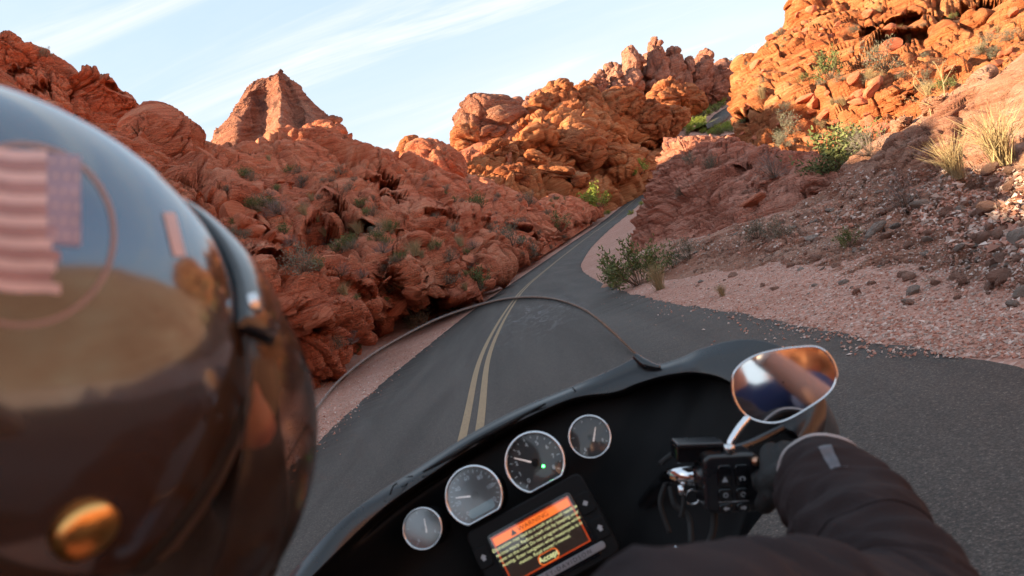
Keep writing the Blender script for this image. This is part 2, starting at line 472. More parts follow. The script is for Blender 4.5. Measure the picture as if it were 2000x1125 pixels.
# ground sheet: rings around the bike, dense ahead
a1 = np.linspace(-62, 62, 430); a2 = np.linspace(62, 298, 90)[1:-1]
ang = np.radians(np.concatenate([a1, a2])); rad = np.geomspace(.9, 9000, 330)
rad = np.concatenate([[.02], rad])
A_, R_ = np.meshgrid(ang, rad)
gx = (np.sin(A_)*R_).ravel(); gy = (np.cos(A_)*R_).ravel()
gz = ground_z(np.stack([gx, gy], 1))
def groundmat():
    m, n, l, b = newmat('gravel_ground')
    b.inputs['Roughness'].default_value = .95; b.inputs['Specular IOR Level'].default_value = .15
    g = n.new('ShaderNodeNewGeometry')
    def vor(s):
        v = n.new('ShaderNodeTexVoronoi'); v.inputs['Scale'].default_value = s; l.new(g.outputs['Position'], v.inputs['Vector']); return v
    v1 = vor(26); v2 = vor(9)
    sp = n.new('ShaderNodeSeparateColor'); l.new(v1.outputs['Color'], sp.inputs[0])
    r = ramp(n, [(0, (.24, .12, .09)), (.35, (.42, .21, .155)), (.7, (.51, .29, .23)), (1, (.70, .55, .49))])
    z = n.new('ShaderNodeTexNoise'); z.inputs['Scale'].default_value = .6; z.inputs['Detail'].default_value = 6; l.new(g.outputs['Position'], z.inputs['Vector'])
    mz = n.new('ShaderNodeMath'); mz.operation = 'MULTIPLY_ADD'; mz.inputs[1].default_value = .55
    l.new(sp.outputs[0], mz.inputs[0])
    mz2 = n.new('ShaderNodeMath'); mz2.operation = 'MULTIPLY'; mz2.inputs[1].default_value = .5; l.new(z.outputs[0], mz2.inputs[0]); l.new(mz2.outputs[0], mz.inputs[2])
    l.new(mz.outputs[0], r.inputs[0])
    l.new(r.outputs[0], b.inputs['Base Color'])
    ms = n.new('ShaderNodeMath'); ms.operation = 'MULTIPLY_ADD'; ms.inputs[1].default_value = -.6
    l.new(v1.outputs['Distance'], ms.inputs[0])
    ms2 = n.new('ShaderNodeMath'); ms2.operation = 'MULTIPLY'; ms2.inputs[1].default_value = -.8; l.new(v2.outputs['Distance'], ms2.inputs[0]); l.new(ms2.outputs[0], ms.inputs[2])
    bp = n.new('ShaderNodeBump'); bp.inputs['Distance'].default_value = .035; bp.inputs['Strength'].default_value = .9
    l.new(ms.outputs[0], bp.inputs['Height']); l.new(bp.outputs[0], b.inputs['Normal'])
    return m
M['ground'] = groundmat()
ground = mesh_np('ground', np.stack([gx, gy, gz], 1), gridfaces(len(ang), len(rad), wrap=True), M['ground'])
tag(ground, 'pinkish gravel ground beside the road', kind='structure')

# ------------------------------------------------------------------ road
def strip(name, t0, t1, dz, mat, n=1400, jag=0, nt_=2, wear=0, src=None, s_range=(0, 1), skirt=0):
    src = ROAD if src is None else src
    c = crom(src, n, np.linspace(s_range[0]*(len(src)-1), s_range[1]*(len(src)-1), n))
    tt = np.gradient(c, axis=0)[:, :2]; tt /= np.linalg.norm(tt, axis=1)[:, None]
    side = np.stack([tt[:, 1], -tt[:, 0], tt[:, 0]*0], 1)
    cols = []
    ts = list(np.linspace(t0, t1, nt_))
    for k, t in enumerate(ts):
        j = 0
        if jag and k in (0, nt_-1): j = jag*fbm(c*2.2+k*31, 4, 77)
        v = c+side*(t+j if np.isscalar(j) else (t+j)[:, None]); v[:, 2] += dz
        cols.append(v)
    if skirt:
        a = cols[0].copy(); a[:, 2] -= skirt; a -= side*.04; b = cols[-1].copy(); b[:, 2] -= skirt; b += side*.04
        cols = [a]+cols+[b]
    V = np.stack(cols, 1)
    return mesh_np(name, V.reshape(-1, 3), gridfaces(V.shape[1], n, flip=False), mat)
def asphalt():
    m, n, l, b = newmat('asphalt')
    b.inputs['Roughness'].default_value = .8; b.inputs['Specular IOR Level'].default_value = .35
    g = n.new('ShaderNodeNewGeometry')
    z = n.new('ShaderNodeTexNoise'); z.inputs['Scale'].default_value = 75; z.inputs['Detail'].default_value = 5; z.inputs['Roughness'].default_value = .8; l.new(g.outputs['Position'], z.inputs['Vector'])
    r = ramp(n, [(.36, (.032, .030, .030)), (.5, (.064, .055, .049)), (.60, (.112, .094, .082)), (.72, (.32, .26, .235))])
    l.new(z.outputs[0], r.inputs[0])
    mp = n.new('ShaderNodeMapping'); mp.inputs['Scale'].default_value = (1.6, .13, 1); l.new(g.outputs['Position'], mp.inputs[0])
    z2 = n.new('ShaderNodeTexNoise'); z2.inputs['Scale'].default_value = 1.0; z2.inputs['Detail'].default_value = 6; z2.inputs['Distortion'].default_value = .6; l.new(mp.outputs[0], z2.inputs['Vector'])
    mr = n.new('ShaderNodeMapRange'); mr.inputs['From Min'].default_value = .3; mr.inputs['From Max'].default_value = .75; mr.inputs['To Min'].default_value = .8; mr.inputs['To Max'].default_value = 1.35
    l.new(z2.outputs[0], mr.inputs[0])
    hs = n.new('ShaderNodeHueSaturation'); l.new(mr.outputs[0], hs.inputs['Value']); l.new(r.outputs[0], hs.inputs['Color'])
    # chalky scuffs where tyres have dragged dust across the line
    sx = n.new('ShaderNodeVectorMath'); sx.operation = 'SUBTRACT'; sx.inputs[1].default_value = (0.3, 19.5, 0); l.new(g.outputs['Position'], sx.inputs[0])
    sm_ = n.new('ShaderNodeVectorMath'); sm_.operation = 'MULTIPLY'; sm_.inputs[1].default_value = (.55, .11, 0); l.new(sx.outputs[0], sm_.inputs[0])
    ln = n.new('ShaderNodeVectorMath'); ln.operation = 'LENGTH'; l.new(sm_.outputs[0], ln.inputs[0])
    f = n.new('ShaderNodeMapRange'); f.interpolation_type = 'SMOOTHSTEP'; f.inputs['From Min'].default_value = 1; f.inputs['From Max'].default_value = .1; l.new(ln.outputs['Value'], f.inputs[0])
    mp2 = n.new('ShaderNodeMapping'); mp2.inputs['Scale'].default_value = (2.2, .5, 1); mp2.inputs['Rotation'].default_value = (0, 0, .3); l.new(g.outputs['Position'], mp2.inputs[0])
    z3 = n.new('ShaderNodeTexNoise'); z3.inputs['Scale'].default_value = 1.3; z3.inputs['Detail'].default_value = 9; z3.inputs['Roughness'].default_value = .7; z3.inputs['Distortion'].default_value = 1.5; l.new(mp2.outputs[0], z3.inputs['Vector'])
    m3 = n.new('ShaderNodeMapRange'); m3.interpolation_type = 'SMOOTHSTEP'; m3.inputs['From Min'].default_value = .46; m3.inputs['From Max'].default_value = .72; m3.inputs['To Max'].default_value = .75; l.new(z3.outputs[0], m3.inputs[0])
    ml = n.new('ShaderNodeMath'); ml.operation = 'MULTIPLY'; l.new(f.outputs[0], ml.inputs[0]); l.new(m3.outputs[0], ml.inputs[1])
    mxn = n.new('ShaderNodeMix'); mxn.data_type = 'RGBA'; l.new(ml.outputs[0], mxn.inputs[0]); l.new(hs.outputs[0], mxn.inputs[6]); mxn.inputs[7].default_value = (.24, .23, .24, 1)
    l.new(mxn.outputs[2], b.inputs['Base Color'])
    bp = n.new('ShaderNodeBump'); bp.inputs['Distance'].default_value = .006; bp.inputs['Strength'].default_value = .8
    l.new(z.outputs[0], bp.inputs['Height']); l.new(bp.outputs[0], b.inputs['Normal'])
    return m
M['asphalt'] = asphalt()
def paint():
    m, n, l, b = newmat('worn_yellow_paint')
    b.inputs['Roughness'].default_value = .8
    g = n.new('ShaderNodeNewGeometry')
    z = n.new('ShaderNodeTexNoise'); z.inputs['Scale'].default_value = 40; z.inputs['Detail'].default_value = 6; z.inputs['Roughness'].default_value = .8; l.new(g.outputs['Position'], z.inputs['Vector'])
    r = ramp(n, [(.34, (.10, .085, .07)), (.44, (.30, .205, .12)), (.7, (.42, .30, .17))]); l.new(z.outputs[0], r.inputs[0]); l.new(r.outputs[0], b.inputs['Base Color'])
    return m
M['paint'] = paint()
road = strip('road', -HALF, HALF, .008, M['asphalt'], jag=.07, nt_=6, skirt=.25)
tag(road, 'two lane grey asphalt road curving right and climbing into the canyon', kind='structure')
for k, t in enumerate((-.395, -.205)):
    o = strip('centre_line', t-.05, t+.05, .013, M['paint'])
    o.parent = road

# ------------------------------------------------------------------ rock masses
left_hill = loft('hillside', [
    [('w', -7, -60, .3), ('w', -7, -20, .3), ('w', -7, 2, .4), ('w', -6.2, 9, .4), ('z', 548, 745, .55), ('z', 640, 692, .6), ('z', 780, 616, .6), (872, 577, 38), (978, 528, 61), (1090, 470, 95), (1155, 430, 128)],
    [('w', -10, -60, 3), ('w', -10, -20, 3), ('w', -10, 2, 3.5), ('w', -9, 11, 3.4), (540, 640, 17.5), (680, 605, 23.5), (830, 560, 35), (930, 525, 50), (1025, 490, 72), (1110, 452, 101), (1160, 420, 131)],
    [('w', -15, -60, 8), ('w', -15, -20, 8), ('w', -15, 2, 8.5), (250, 520, 23), (440, 450, 30), (600, 460, 36), (780, 440, 50), (890, 440, 66), (1010, 440, 84), (1112, 430, 108), (1162, 408, 136)],
    [('w', -19, -60, 12), ('w', -19, -20, 12), ('w', -18.5, 6, 12), (220, 350, 32), (400, 350, 43), (560, 360, 52), (720, 340, 68), (850, 370, 82), (970, 400, 96), (1080, 408, 112), (1164, 400, 139)],
    [('w', -23, -60, 15), ('w', -22.5, 3, 12), ('w', -20.5, 23.5, 20), (225, 246, 38), (345, 262, 52), (500, 302, 62), (650, 268, 76), (790, 312, 90), (920, 372, 104), (1060, 398, 116), (1166, 394, 142)],  # off-frame crest heights shaped to throw shade on road and outcrop
], 760, 470, M['red_rock'], 2.7, .56, toe=(.35, .7), ucuts=((0, 0), (.2, .05), (.3, .12), (1, 1)), back=(14, 12), seed=3, strat=1.9, block=1.0, lump=1.1, basefade=.12,
    dents=[(592, 470, 33, 30, 110, .12, 2.6), (690, 560, 24, 60, 16, -.5, .9), (470, 470, 32, 12, 90, .2, 1.6), (1000, 455, 82, 60, 16, -.2, 3), (800, 560, 34, 22, 60, .5, 1.5),
           (830, 440, 58, 95, 90, .4, -5), (700, 500, 32, 55, 120, .5, -2.4), (520, 400, 42, 40, 90, 0, -2.2), (850, 560, 38, 70, 32, -.6, -1.8), (620, 620, 19, 50, 60, 0, -.9), (930, 420, 74, 60, 34, -.2, -3.5), (420, 380, 38, 60, 60, 0, -2),
           (738, 388, 66, 50, 38, .2, 5.0), (790, 425, 62, 40, 26, -.6, 2.6), (865, 445, 58, 36, 28, .3, 2.2), (500, 420, 40, 14, 40, .2, 1.0)],
    label='shaded red sandstone hillside along the left of the road', kind='structure')
cliff = loft('cliff', [
    [(-900, 700, 34), (-400, 520, 44), (-100, 440, 46), (100, 400, 49), (230, 360, 53), (345, 330, 60)],
    [(-900, 400, 34), (-400, 300, 46), (-100, 260, 49), (90, 255, 51), (220, 270, 55), (342, 290, 61)],
    [(-900, 150, 36), (-400, 120, 48), (-100, 120, 51), (80, 150, 53), (215, 200, 57), (335, 272, 62)],
    [(-900, -120, 40), (-700, -90, 46), (-500, -60, 50), (-250, 10, 52), (-60, 50, 52), (10, 66, 53), (60, 96, 54), (112, 122, 55), (150, 148, 56), (198, 149, 57), (240, 178, 58), (288, 205, 60), (304, 240, 61), (330, 262, 63)],
], 420, 220, M['red_rock'], 2.6, .5, back=(14, 14), seed=9, strat=1.2,
    dents=[(215, 165, 56, 22, 9, -.3, 1.8), (70, 150, 54, 14, 22, 0, 1.8), (10, 130, 54, 12, 20, 0, 1.6), (110, 190, 54, 10, 26, .2, 1.5)],
    label='jagged red cliff against the sky at top left, above the helmet', cat='cliff')
butte_front = loft('rock_butte', [
    [(385, 330, 303), (450, 335, 281), (505, 335, 290), (545, 335, 255), (580, 335, 281), (625, 330, 272), (670, 320, 299), (690, 320, 308)],
    [(405, 287, 312), (455, 280, 290), (508, 280, 301), (545, 275, 268), (580, 275, 294), (620, 275, 286), (655, 280, 305), (680, 290, 316)],
    [(425, 255, 321), (468, 230, 303), (510, 235, 310), (546, 225, 283), (578, 225, 305), (608, 232, 299), (650, 244, 314), (678, 258, 323)],
    [(455, 214, 327), (487, 190, 316), (515, 190, 319), (546, 178, 303), (566, 182, 316), (588, 192, 314), (618, 206, 323), (655, 240, 330)],
    [(492, 166, 334), (508, 152, 330), (524, 146, 327), (540, 138, 325), (548, 134, 327), (556, 143, 332), (566, 156, 334), (578, 172, 336)],
], 300, 220, M['butte'], 19, .13, back=(56, 56), seed=22, strat=.05, block=.7, lump=.8,
    ns=np.array((.55, .1, .83)), label='pointed red butte with dark varnish streaks rising behind the left hillside', cat='butte')
saddle = loft('rock_ridge', [
    [(745, 420, 98), (860, 425, 108), (960, 430, 116), (1000, 430, 120)],
    [(760, 370, 115), (850, 370, 125), (930, 360, 130), (1000, 350, 135)],
    [(775, 318, 140), (850, 318, 148), (890, 294, 150), (930, 284, 150), (1000, 280, 150)],
], 200, 110, M['red_rock_far'], 3.4, .55, back=(14, 10), seed=29, label='shaded red ridge filling the gap behind the big smooth boulder', cat='rock ridge')
mid = loft('rock_formation', [
    [(905, 440, 118), (1000, 430, 124), (1080, 425, 130), (1160, 410, 142), (1222, 378, 168), (1300, 350, 196)],
    [(900, 385, 126), (985, 372, 132), (1065, 365, 139), (1135, 352, 152), (1215, 325, 172), (1300, 300, 194)],
    [(900, 335, 135), (985, 325, 141), (1060, 315, 148), (1135, 300, 162), (1215, 285, 182), (1300, 280, 202)],
    [(915, 305, 146), (1000, 280, 152), (1075, 262, 160), (1150, 250, 174), (1225, 245, 194), (1305, 250, 212)],
    [(930, 285, 160), (1020, 245, 168), (1080, 220, 178), (1140, 210, 192), (1225, 205, 208), (1320, 225, 226)],
], 360, 240, M['orange_rock'], 6, .6, toe=(1.5, 6), back=(25, 22), seed=31, strat=.9, block=1.0,
    dents=[(1240, 283, 186, 52, 24, -.12, 14), (1005, 312, 143, 26, 15, .6, 6), (1052, 268, 155, 16, 20, .5, 5), (1290, 285, 196, 30, 26, 0, 10)],
    label='sunlit heap of orange sandstone lobes in the middle distance left of the road', cat='rock formation')
massif = loft('rock_massif', [
    [(1010, 270, 225), (1100, 270, 235), (1200, 270, 250), (1300, 270, 265), (1380, 250, 285), (1450, 215, 300)],
    [(1015, 225, 240), (1100, 225, 250), (1200, 215, 262), (1300, 205, 275), (1380, 195, 292), (1450, 180, 305)],
    [(1030, 200, 255), (1075, 184, 260), (1130, 166, 265), (1180, 140, 270), (1230, 130, 275), (1290, 120, 280), (1350, 130, 292), (1400, 142, 302), (1455, 150, 315)],
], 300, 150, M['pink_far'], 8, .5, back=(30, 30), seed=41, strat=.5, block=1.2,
    label='rugged pink rock massif below the tall towers on the skyline', cat='rock massif')
scrub = loft('far_slope', [
    [(1290, 290, 205), (1360, 275, 212), (1430, 262, 220), (1500, 250, 228)],
    [(1300, 255, 232), (1362, 245, 240), (1425, 232, 250), (1490, 220, 258)],
    [(1330, 232, 270), (1375, 216, 280), (1425, 202, 292), (1490, 190, 300)],
    [(1370, 205, 330), (1400, 195, 340), (1440, 178, 350), (1490, 170, 360)],
], 80, 60, M['ground'], 10, .03, back=(10, 6), seed=4, label='pale sandy slope carrying the far bend of the road', kind='structure')
fr = np.array([P(1362, 256, 226), P(1386, 245, 236), P(1402, 234, 247), P(1412, 223, 259), P(1424, 213, 275), P(1440, 205, 288)])
o = strip('far_road', -3.4, 3.4, .9, M['asphalt'], n=60, src=fr, nt_=3, skirt=1.6)
tag(o, 'small far stretch of asphalt road on the slope between the rocks', kind='structure')
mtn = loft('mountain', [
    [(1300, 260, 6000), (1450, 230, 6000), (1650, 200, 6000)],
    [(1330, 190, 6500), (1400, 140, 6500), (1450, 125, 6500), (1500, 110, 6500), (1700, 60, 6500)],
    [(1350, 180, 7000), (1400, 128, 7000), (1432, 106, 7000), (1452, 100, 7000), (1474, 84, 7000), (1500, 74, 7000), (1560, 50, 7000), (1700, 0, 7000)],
], 120, 50, simple('hazy_mountain', (.30, .40, .52), .95, spec=.1, var=.05, vscale=.002), 400, .06, back=(900, 900), seed=2,  # blue-grey base colour stands in for the haze of distance
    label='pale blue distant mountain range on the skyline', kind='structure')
# right side
bank = loft('embankment', [
    [('z', 1175, 560, .02), ('z', 1260, 545, .03), ('z', 1400, 530, .03), ('z', 1550, 530, .03), ('z', 1700, 540, .03), ('z', 1850, 560, .02), ('z', 2000, 580, .02), ('w', 3.2, -2, .02), ('w', 3.2, -14, .02), ('w', 5, -60, .02)],
    [('z', 1215, 520, .10), ('z', 1290, 492, .12), ('z', 1420, 468, .20), ('z', 1560, 450, .25), ('z', 1700, 435, .25), ('z', 1850, 415, .28), ('z', 2000, 400, .30), ('w', 4.2, -2, .8), ('w', 4.4, -14, 1.2), ('w', 9, -60, .8)],
    [(1260, 500, 31), (1330, 480, 25.5), (1440, 460, 20.5), (1570, 430, 16.2), (1700, 380, 13.2), (1850, 330, 11), (2000, 290, 9.2), ('w', 5.6, -3, 2.8), ('w', 6, -14, 4), ('w', 16, -60, 5)],
    [(1275, 497, 33), (1350, 474, 27), (1460, 452, 22), (1580, 415, 17.6), (1690, 342, 15.2), (1830, 255, 13), (2000, 190, 11), ('w', 7.5, -3, 4.6), ('w', 8.5, -14, 7), ('w', 24, -60, 9)],
    [(1290, 502, 36), (1370, 476, 29.5), (1480, 454, 24), (1600, 400, 19.4), (1700, 305, 17.2), (1765, 252, 15.6), (1850, 195, 14.5), (1925, 148, 13.8), (2030, 98, 13.2), ('w', 11, -3, 6), ('w', 14, -14, 10), ('w', 30, -60, 12)],
], 460, 300, M['bank'], .8, .40, back=(6, 1.2), seed=51, strat=.6, block=.8, lump=.8, basefade=.3, toe=(.5, .15), ucuts=((0, 0), (.68, .9), (1, 1)),
    label='eroded pinkish earth bank right of the road, sunlit along its top', kind='structure')
outcrop = loft('rock_outcrop', [
    [(1226, 518, 31), (1258, 495, 29), (1340, 478, 24.5), (1440, 452, 21), (1530, 432, 18.6), (1620, 412, 17), (1740, 372, 16)],
    [(1250, 455, 32), (1285, 440, 30), (1355, 425, 26), (1440, 405, 23), (1540, 390, 20.5), (1630, 375, 19), (1740, 345, 18)],
    [(1268, 395, 33.5), (1305, 372, 31.5), (1355, 360, 28.5), (1440, 350, 26), (1540, 350, 23), (1630, 346, 21.5), (1735, 330, 20)],
    [(1288, 340, 35.5), (1312, 315, 34), (1360, 300, 32), (1430, 300, 30), (1530, 318, 26), (1630, 330, 24), (1730, 322, 22)],
    [(1302, 288, 38), (1328, 274, 37), (1378, 264, 36), (1425, 263, 35), (1465, 286, 33), (1510, 306, 29.5), (1630, 320, 26.5), (1730, 316, 24)],
], 380, 280, M['layer_rock'], 1.3, .62, back=(5, 4), seed=61, strat=2.4, block=.8, lump=.7, ns=np.array((.15, .1, .98)),
    dents=[(1450, 330, 27, 20, 6, -.5, .5), (1400, 440, 22, 8, 40, -.5, .35)],
    label='dark layered red sandstone outcrop at the inside of the right hand bend', cat='rock outcrop')
right_hill = loft('hillside', [
    [(1340, 330, 44), (1450, 330, 40), (1560, 345, 33), (1680, 345, 27), (1800, 330, 24), (1900, 300, 21), (2050, 240, 19), (2300, 200, 17)],
    [(1432, 290, 56), (1470, 280, 50), (1560, 285, 42), (1680, 275, 37), (1790, 255, 33), (1900, 225, 30), (2050, 180, 28), (2300, 120, 26)],
    [(1458, 245, 66), (1490, 225, 60), (1560, 220, 53), (1670, 200, 47), (1790, 190, 42), (1900, 160, 40), (2050, 120, 38), (2300, 60, 36)],
    [(1460, 205, 74), (1500, 165, 70), (1570, 150, 63), (1660, 130, 57), (1780, 125, 52), (1900, 95, 50), (2050, 50, 48), (2300, 0, 46)],
    [(1462, 180, 80), (1500, 120, 78), (1545, 85, 74), (1640, 60, 68), (1770, 30, 64), (1900, 10, 60), (2050, -20, 58), (2300, -60, 56)],
    [(1462, 165, 84), (1496, 95, 84), (1532, 35, 82), (1550, -30, 78), (1700, -120, 76), (1900, -200, 74), (2050, -220, 72), (2300, -240, 70)],
], 560, 400, M['orange_rock'], 2.5, .60, back=(16, 14), seed=73, strat=1.2, block=1.15,
    dents=[(1790, 52, 60, 50, 30, -.35, 6), (1700, 70, 62, 16, 30, 0, 4), (1900, 40, 60, 34, 24, .2, 5), (1740, 95, 58, 60, 20, .1, 3), (1975, 90, 50, 40, 24, -.2, 5), (1600, 60, 72, 20, 10, -.4, 3), (1470, 250, 62, 16, 40, .3, 3)],
    label='boulder strewn orange hillside at upper right, half in sunlight', kind='structure')
rear = loft('hillside', [
    [('w', -12, -70, .3), ('w', 0, -66, .3), ('w', 12, -56, .3), ('w', 16, -36, .5), ('w', 13, -16, 2), ('w', 12, 2, 2)],
    [('w', -12, -74, 9), ('w', 2, -72, 9), ('w', 20, -62, 10), ('w', 25, -38, 10), ('w', 24, -16, 8), ('w', 24, 2, 3)],
    [('w', -12, -84, 20), ('w', 4, -82, 22), ('w', 30, -72, 24), ('w', 40, -40, 22), ('w', 38, -16, 17), ('w', 38, 4, 6)],
], 160, 90, M['orange_rock'], 4, .5, back=(12, 12), seed=81, label='orange hillside behind the riders', kind='structure')

# ------------------------------------------------------------------ separate boulders, domes and towers
def blob(name, px, py, D, rx, ry, rot, mat, S, amp, depth=1.0, n=70, seed=0, strat=.8, block=1.0, power=2.4, parent=None, label=None, cat=None, group=None, taper=0, flute=0):
    """closed weathered rock; rx, ry are its half sizes in photograph pixels at distance D"""
    c = P(px, py, D); k = D/FPX; n = int(n*.72)
    u = np.linspace(0, 2*math.pi, n+1)[:-1]; v = np.linspace(.03, math.pi-.03, int(n*.7))
    U_, V_ = np.meshgrid(u, v)
    def sp(x, e): return np.sign(x)*np.abs(x)**e
    e = 2/power
    x = sp(np.sin(V_), e)*sp(np.cos(U_), e); y = sp(np.sin(V_), e)*sp(np.sin(U_), e); z = sp(np.cos(V_), e)
    if taper: x = x*(1-taper*z); y = y*(1-taper*z)
    ax = CR*math.cos(rot)+CU*math.sin(rot); ay = -CR*math.sin(rot)+CU*math.cos(rot)
    d_ = (rx+ry)*.5*k*depth
    B = c+(x[..., None]*ax*rx*k+z[..., None]*ay*ry*k+y[..., None]*CF*d_)
    nr = gridnormals(B); nr *= np.sign((nr*(B-c)).sum(2).mean())
    p = B.reshape(-1, 3)
    dd = rockdisp(p, S, strat, block, .7, seed, NS, np.full(len(p), max(rx, ry)*k*5/n))*S*amp
    if flute: dd = dd+flute*S*(ridged(p*np.array((1, 1, .13))/S*1.1, 3, seed+5)-.3)
    V = p+nr.reshape(-1, 3)*dd[:, None]
    # poles closed by merging the end rings
    V = V.reshape(B.shape); V[0] = V[0].mean(0); V[-1] = V[-1].mean(0)
    F = gridfaces(n, len(v), wrap=True)
    o = mesh_np(name, V.reshape(-1, 3), F, mat, parent=parent)
    return tag(o, label, cat, group)
FO, FP, BR = M['orange_far'], M['pink_far'], M['red_rock_far']
blob('rock_dome', 962, 246, 186, 60, 46, -.15, M['butte'], 9, .28, n=150, seed=5, label='big rounded sandstone dome standing against the sky left of the sunlit rocks', cat='rock dome', power=2.6)
blob('boulder', 915, 276, 172, 24, 24, .2, FO, 6, .35, n=80, seed=6, label='knobbly orange boulder at the left foot of the big dome', cat='boulder')
blob('boulder', 843, 336, 112, 54, 50, -.25, M['red_rock_far'], 7, .25, n=150, seed=7, label='large smooth red boulder with a sunlit left shoulder below the dome', cat='boulder', power=2.8)
blob('boulder', 806, 296, 140, 22, 24, .1, FO, 5, .35, n=70, seed=8, label='small dark capped boulder at the left end of the far skyline gap', cat='boulder')
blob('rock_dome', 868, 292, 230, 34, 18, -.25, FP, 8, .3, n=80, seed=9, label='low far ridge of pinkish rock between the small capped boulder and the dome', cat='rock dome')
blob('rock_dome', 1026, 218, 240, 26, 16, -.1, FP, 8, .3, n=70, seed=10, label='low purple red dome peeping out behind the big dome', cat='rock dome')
blob('boulder', 652, 243, 300, 17, 11, -.1, M['butte'], 9, .3, n=60, seed=11, label='flat dark boulder perched on the right shoulder of the butte', cat='boulder')
blob('boulder', 648, 275, 112, 44, 26, -.3, M['red_rock_far'], 6, .3, n=100, seed=13, label='rounded red boulder below the perched rock, right of the butte', cat='boulder')
lobes = [(1052, 206, 196, 20, 28, -.2), (1080, 196, 198, 14, 32, -.15), (1103, 200, 198, 14, 36, .1), (1128, 200, 200, 13, 34, .3), (1155, 205, 200, 26, 36, .35),
         (1020, 238, 176, 18, 14, -.2), (1050, 232, 178, 28, 14, -.1)]
for i, (x, y, D, a, b, r_) in enumerate(lobes):
    blob('rock_fin', x, y, D, a, b, r_, FO, 6, .38, n=90, seed=20+i, power=2.5, taper=.22, flute=.12,
         label=['tall smooth orange fin at the left end of the row above the sunlit rocks', 'narrow fin second from the left in the row above the sunlit rocks', 'narrow fin in the middle of the row above the sunlit rocks', 'leaning narrow fin right of the middle of the row', 'broad leaning fin with a grey stain at the right end of the row', 'low rounded step left of the row of orange fins', 'flat ledge under the left fins of the row'][i], cat='rock fin', group='rounded fins above the sunlit rocks')
big = [(1040, 275, 156, 46, 30, .25, 'broad sunlit lobe beside the hollow arch'), (975, 300, 146, 34, 22, .5, 'sloping sunlit ramp of rock left of the hollow arch'), (1110, 285, 160, 62, 32, -.1, 'long orange whaleback of rock at the centre of the sunlit heap'),
       (1180, 268, 176, 46, 26, .15, 'orange lobe left above the dark cleft'), (1272, 232, 205, 38, 44, -.5, 'tall tilted orange slab above the dark cleft'), (1312, 238, 215, 26, 36, -.6, 'tilted orange slab left of the green slope'),
       (1150, 292, 160, 30, 22, -.2, 'smooth red boulder under the orange whaleback'), (1090, 345, 140, 60, 18, -.15, 'low stepped ledge near the road verge bushes'), (1010, 350, 133, 26, 18, .4, 'sunlit split boulder at the lower left of the heap'),
       (1213, 328, 164, 20, 15, -.3, 'shell shaped red boulder beside the green roadside bush'), (1195, 300, 168, 34, 16, -.4, 'red ledge above the shell shaped boulder'), (1215, 210, 205, 40, 26, .1, 'rounded ledge below the towers'), (1040, 320, 141, 20, 22, .3, 'small lobe under the hollow arch')]
for i, (x, y, D, a, b, r_, lb) in enumerate(big):
    blob('boulder', x, y, D, a, b, r_, FO if i % 3 else M['orange_rock'], 4.5, .50, n=120, seed=40+i, power=2.6, label=lb, cat='boulder')
towers = [(1232, 152, 266, 21, 52, .06, 'tall left tower of the skyline group with a notched top'), (1238, 112, 268, 11, 16, .1, 'small knob on top of the left skyline tower'), (1280, 142, 272, 22, 62, .05, 'highest skyline tower with dark streaks'),
          (1308, 146, 276, 22, 52, -.2, 'tower leaning on the right side of the highest one'), (1334, 160, 280, 18, 50, -.3, 'narrow skyline fin between the two groups of towers'), (1366, 152, 286, 26, 48, -.25, 'broad right tower on the skyline'), (1394, 170, 290, 26, 42, -.5, 'sloping right shoulder of the skyline towers'),
          (1204, 176, 262, 16, 40, .1, 'low fin at the left foot of the towers'), (1172, 178, 260, 18, 34, .15, 'rounded fin left of the skyline towers'), (1142, 188, 258, 18, 28, .1, 'lowest fin at the left end of the skyline towers'), (1340, 190, 250, 34, 20, -.15, 'rounded orange mound in front of the right tower'), (1310, 185, 245, 34, 28, -.1, 'orange mound below the highest tower'),
          (1425, 160, 300, 22, 20, -.3, 'dark red rock right of the skyline towers above the far road')]
for i, (x, y, D, a, b, r_, lb) in enumerate(towers):
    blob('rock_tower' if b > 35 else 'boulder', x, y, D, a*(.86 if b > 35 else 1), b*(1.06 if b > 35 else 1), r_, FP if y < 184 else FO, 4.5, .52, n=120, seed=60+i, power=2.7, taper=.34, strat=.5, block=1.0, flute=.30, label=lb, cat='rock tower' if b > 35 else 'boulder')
rb = [(1468, 152, 90, 30, 34, .1, 'square hoodoo head with a hole, right of the far road'), (1500, 125, 92, 20, 22, .3, 'small angular boulder behind the hoodoo head'), (1530, 92, 90, 24, 28, .4, 'dark red angular boulder on the right skyline'), (1558, 40, 84, 16, 42, 0, 'upright slab at the right skyline near the top edge'),
      (1580, 10, 84, 40, 12, -.1, 'overhanging red cap rock at the top edge of the photo'), (1575, 75, 74, 14, 17, .2, 'rounded orange boulder under the skyline slab'), (1492, 205, 78, 30, 30, .2, 'orange boulder with a shaded foot above the outcrop'), (1660, 95, 66, 20, 24, .1, 'orange pillar left of the sunlit alcove'),
      (1900, 75, 52, 60, 30, -.2, 'big rounded boulder at the shaded right end of the alcoves'), (1960, 60, 50, 50, 38, .3, 'shaded boulder at the right edge of the photo'), (1870, 150, 44, 44, 24, -.1, 'shaded boulder behind the bare stalks'), (1760, 190, 42, 30, 18, .2, 'small shaded boulder above the layered slope'),
      (1950, 140, 42, 40, 26, .1, 'shaded boulder above the sunlit bank'), (1620, 130, 62, 22, 13, -.3, 'flat sunlit rock left of the alcove'), (1500, 360, 22.5, 36, 22, -.5, 'pale broken block lying on the dark outcrop'), (1600, 372, 19.5, 34, 18, -.3, 'slabby pink block at the right end of the outcrop'),
      (1770, 240, 15.5, 24, 16, .5, 'sunlit block on the crest of the bank'), (1835, 200, 14.4, 22, 14, .5, 'pale sunlit block further up the crest of the bank')]
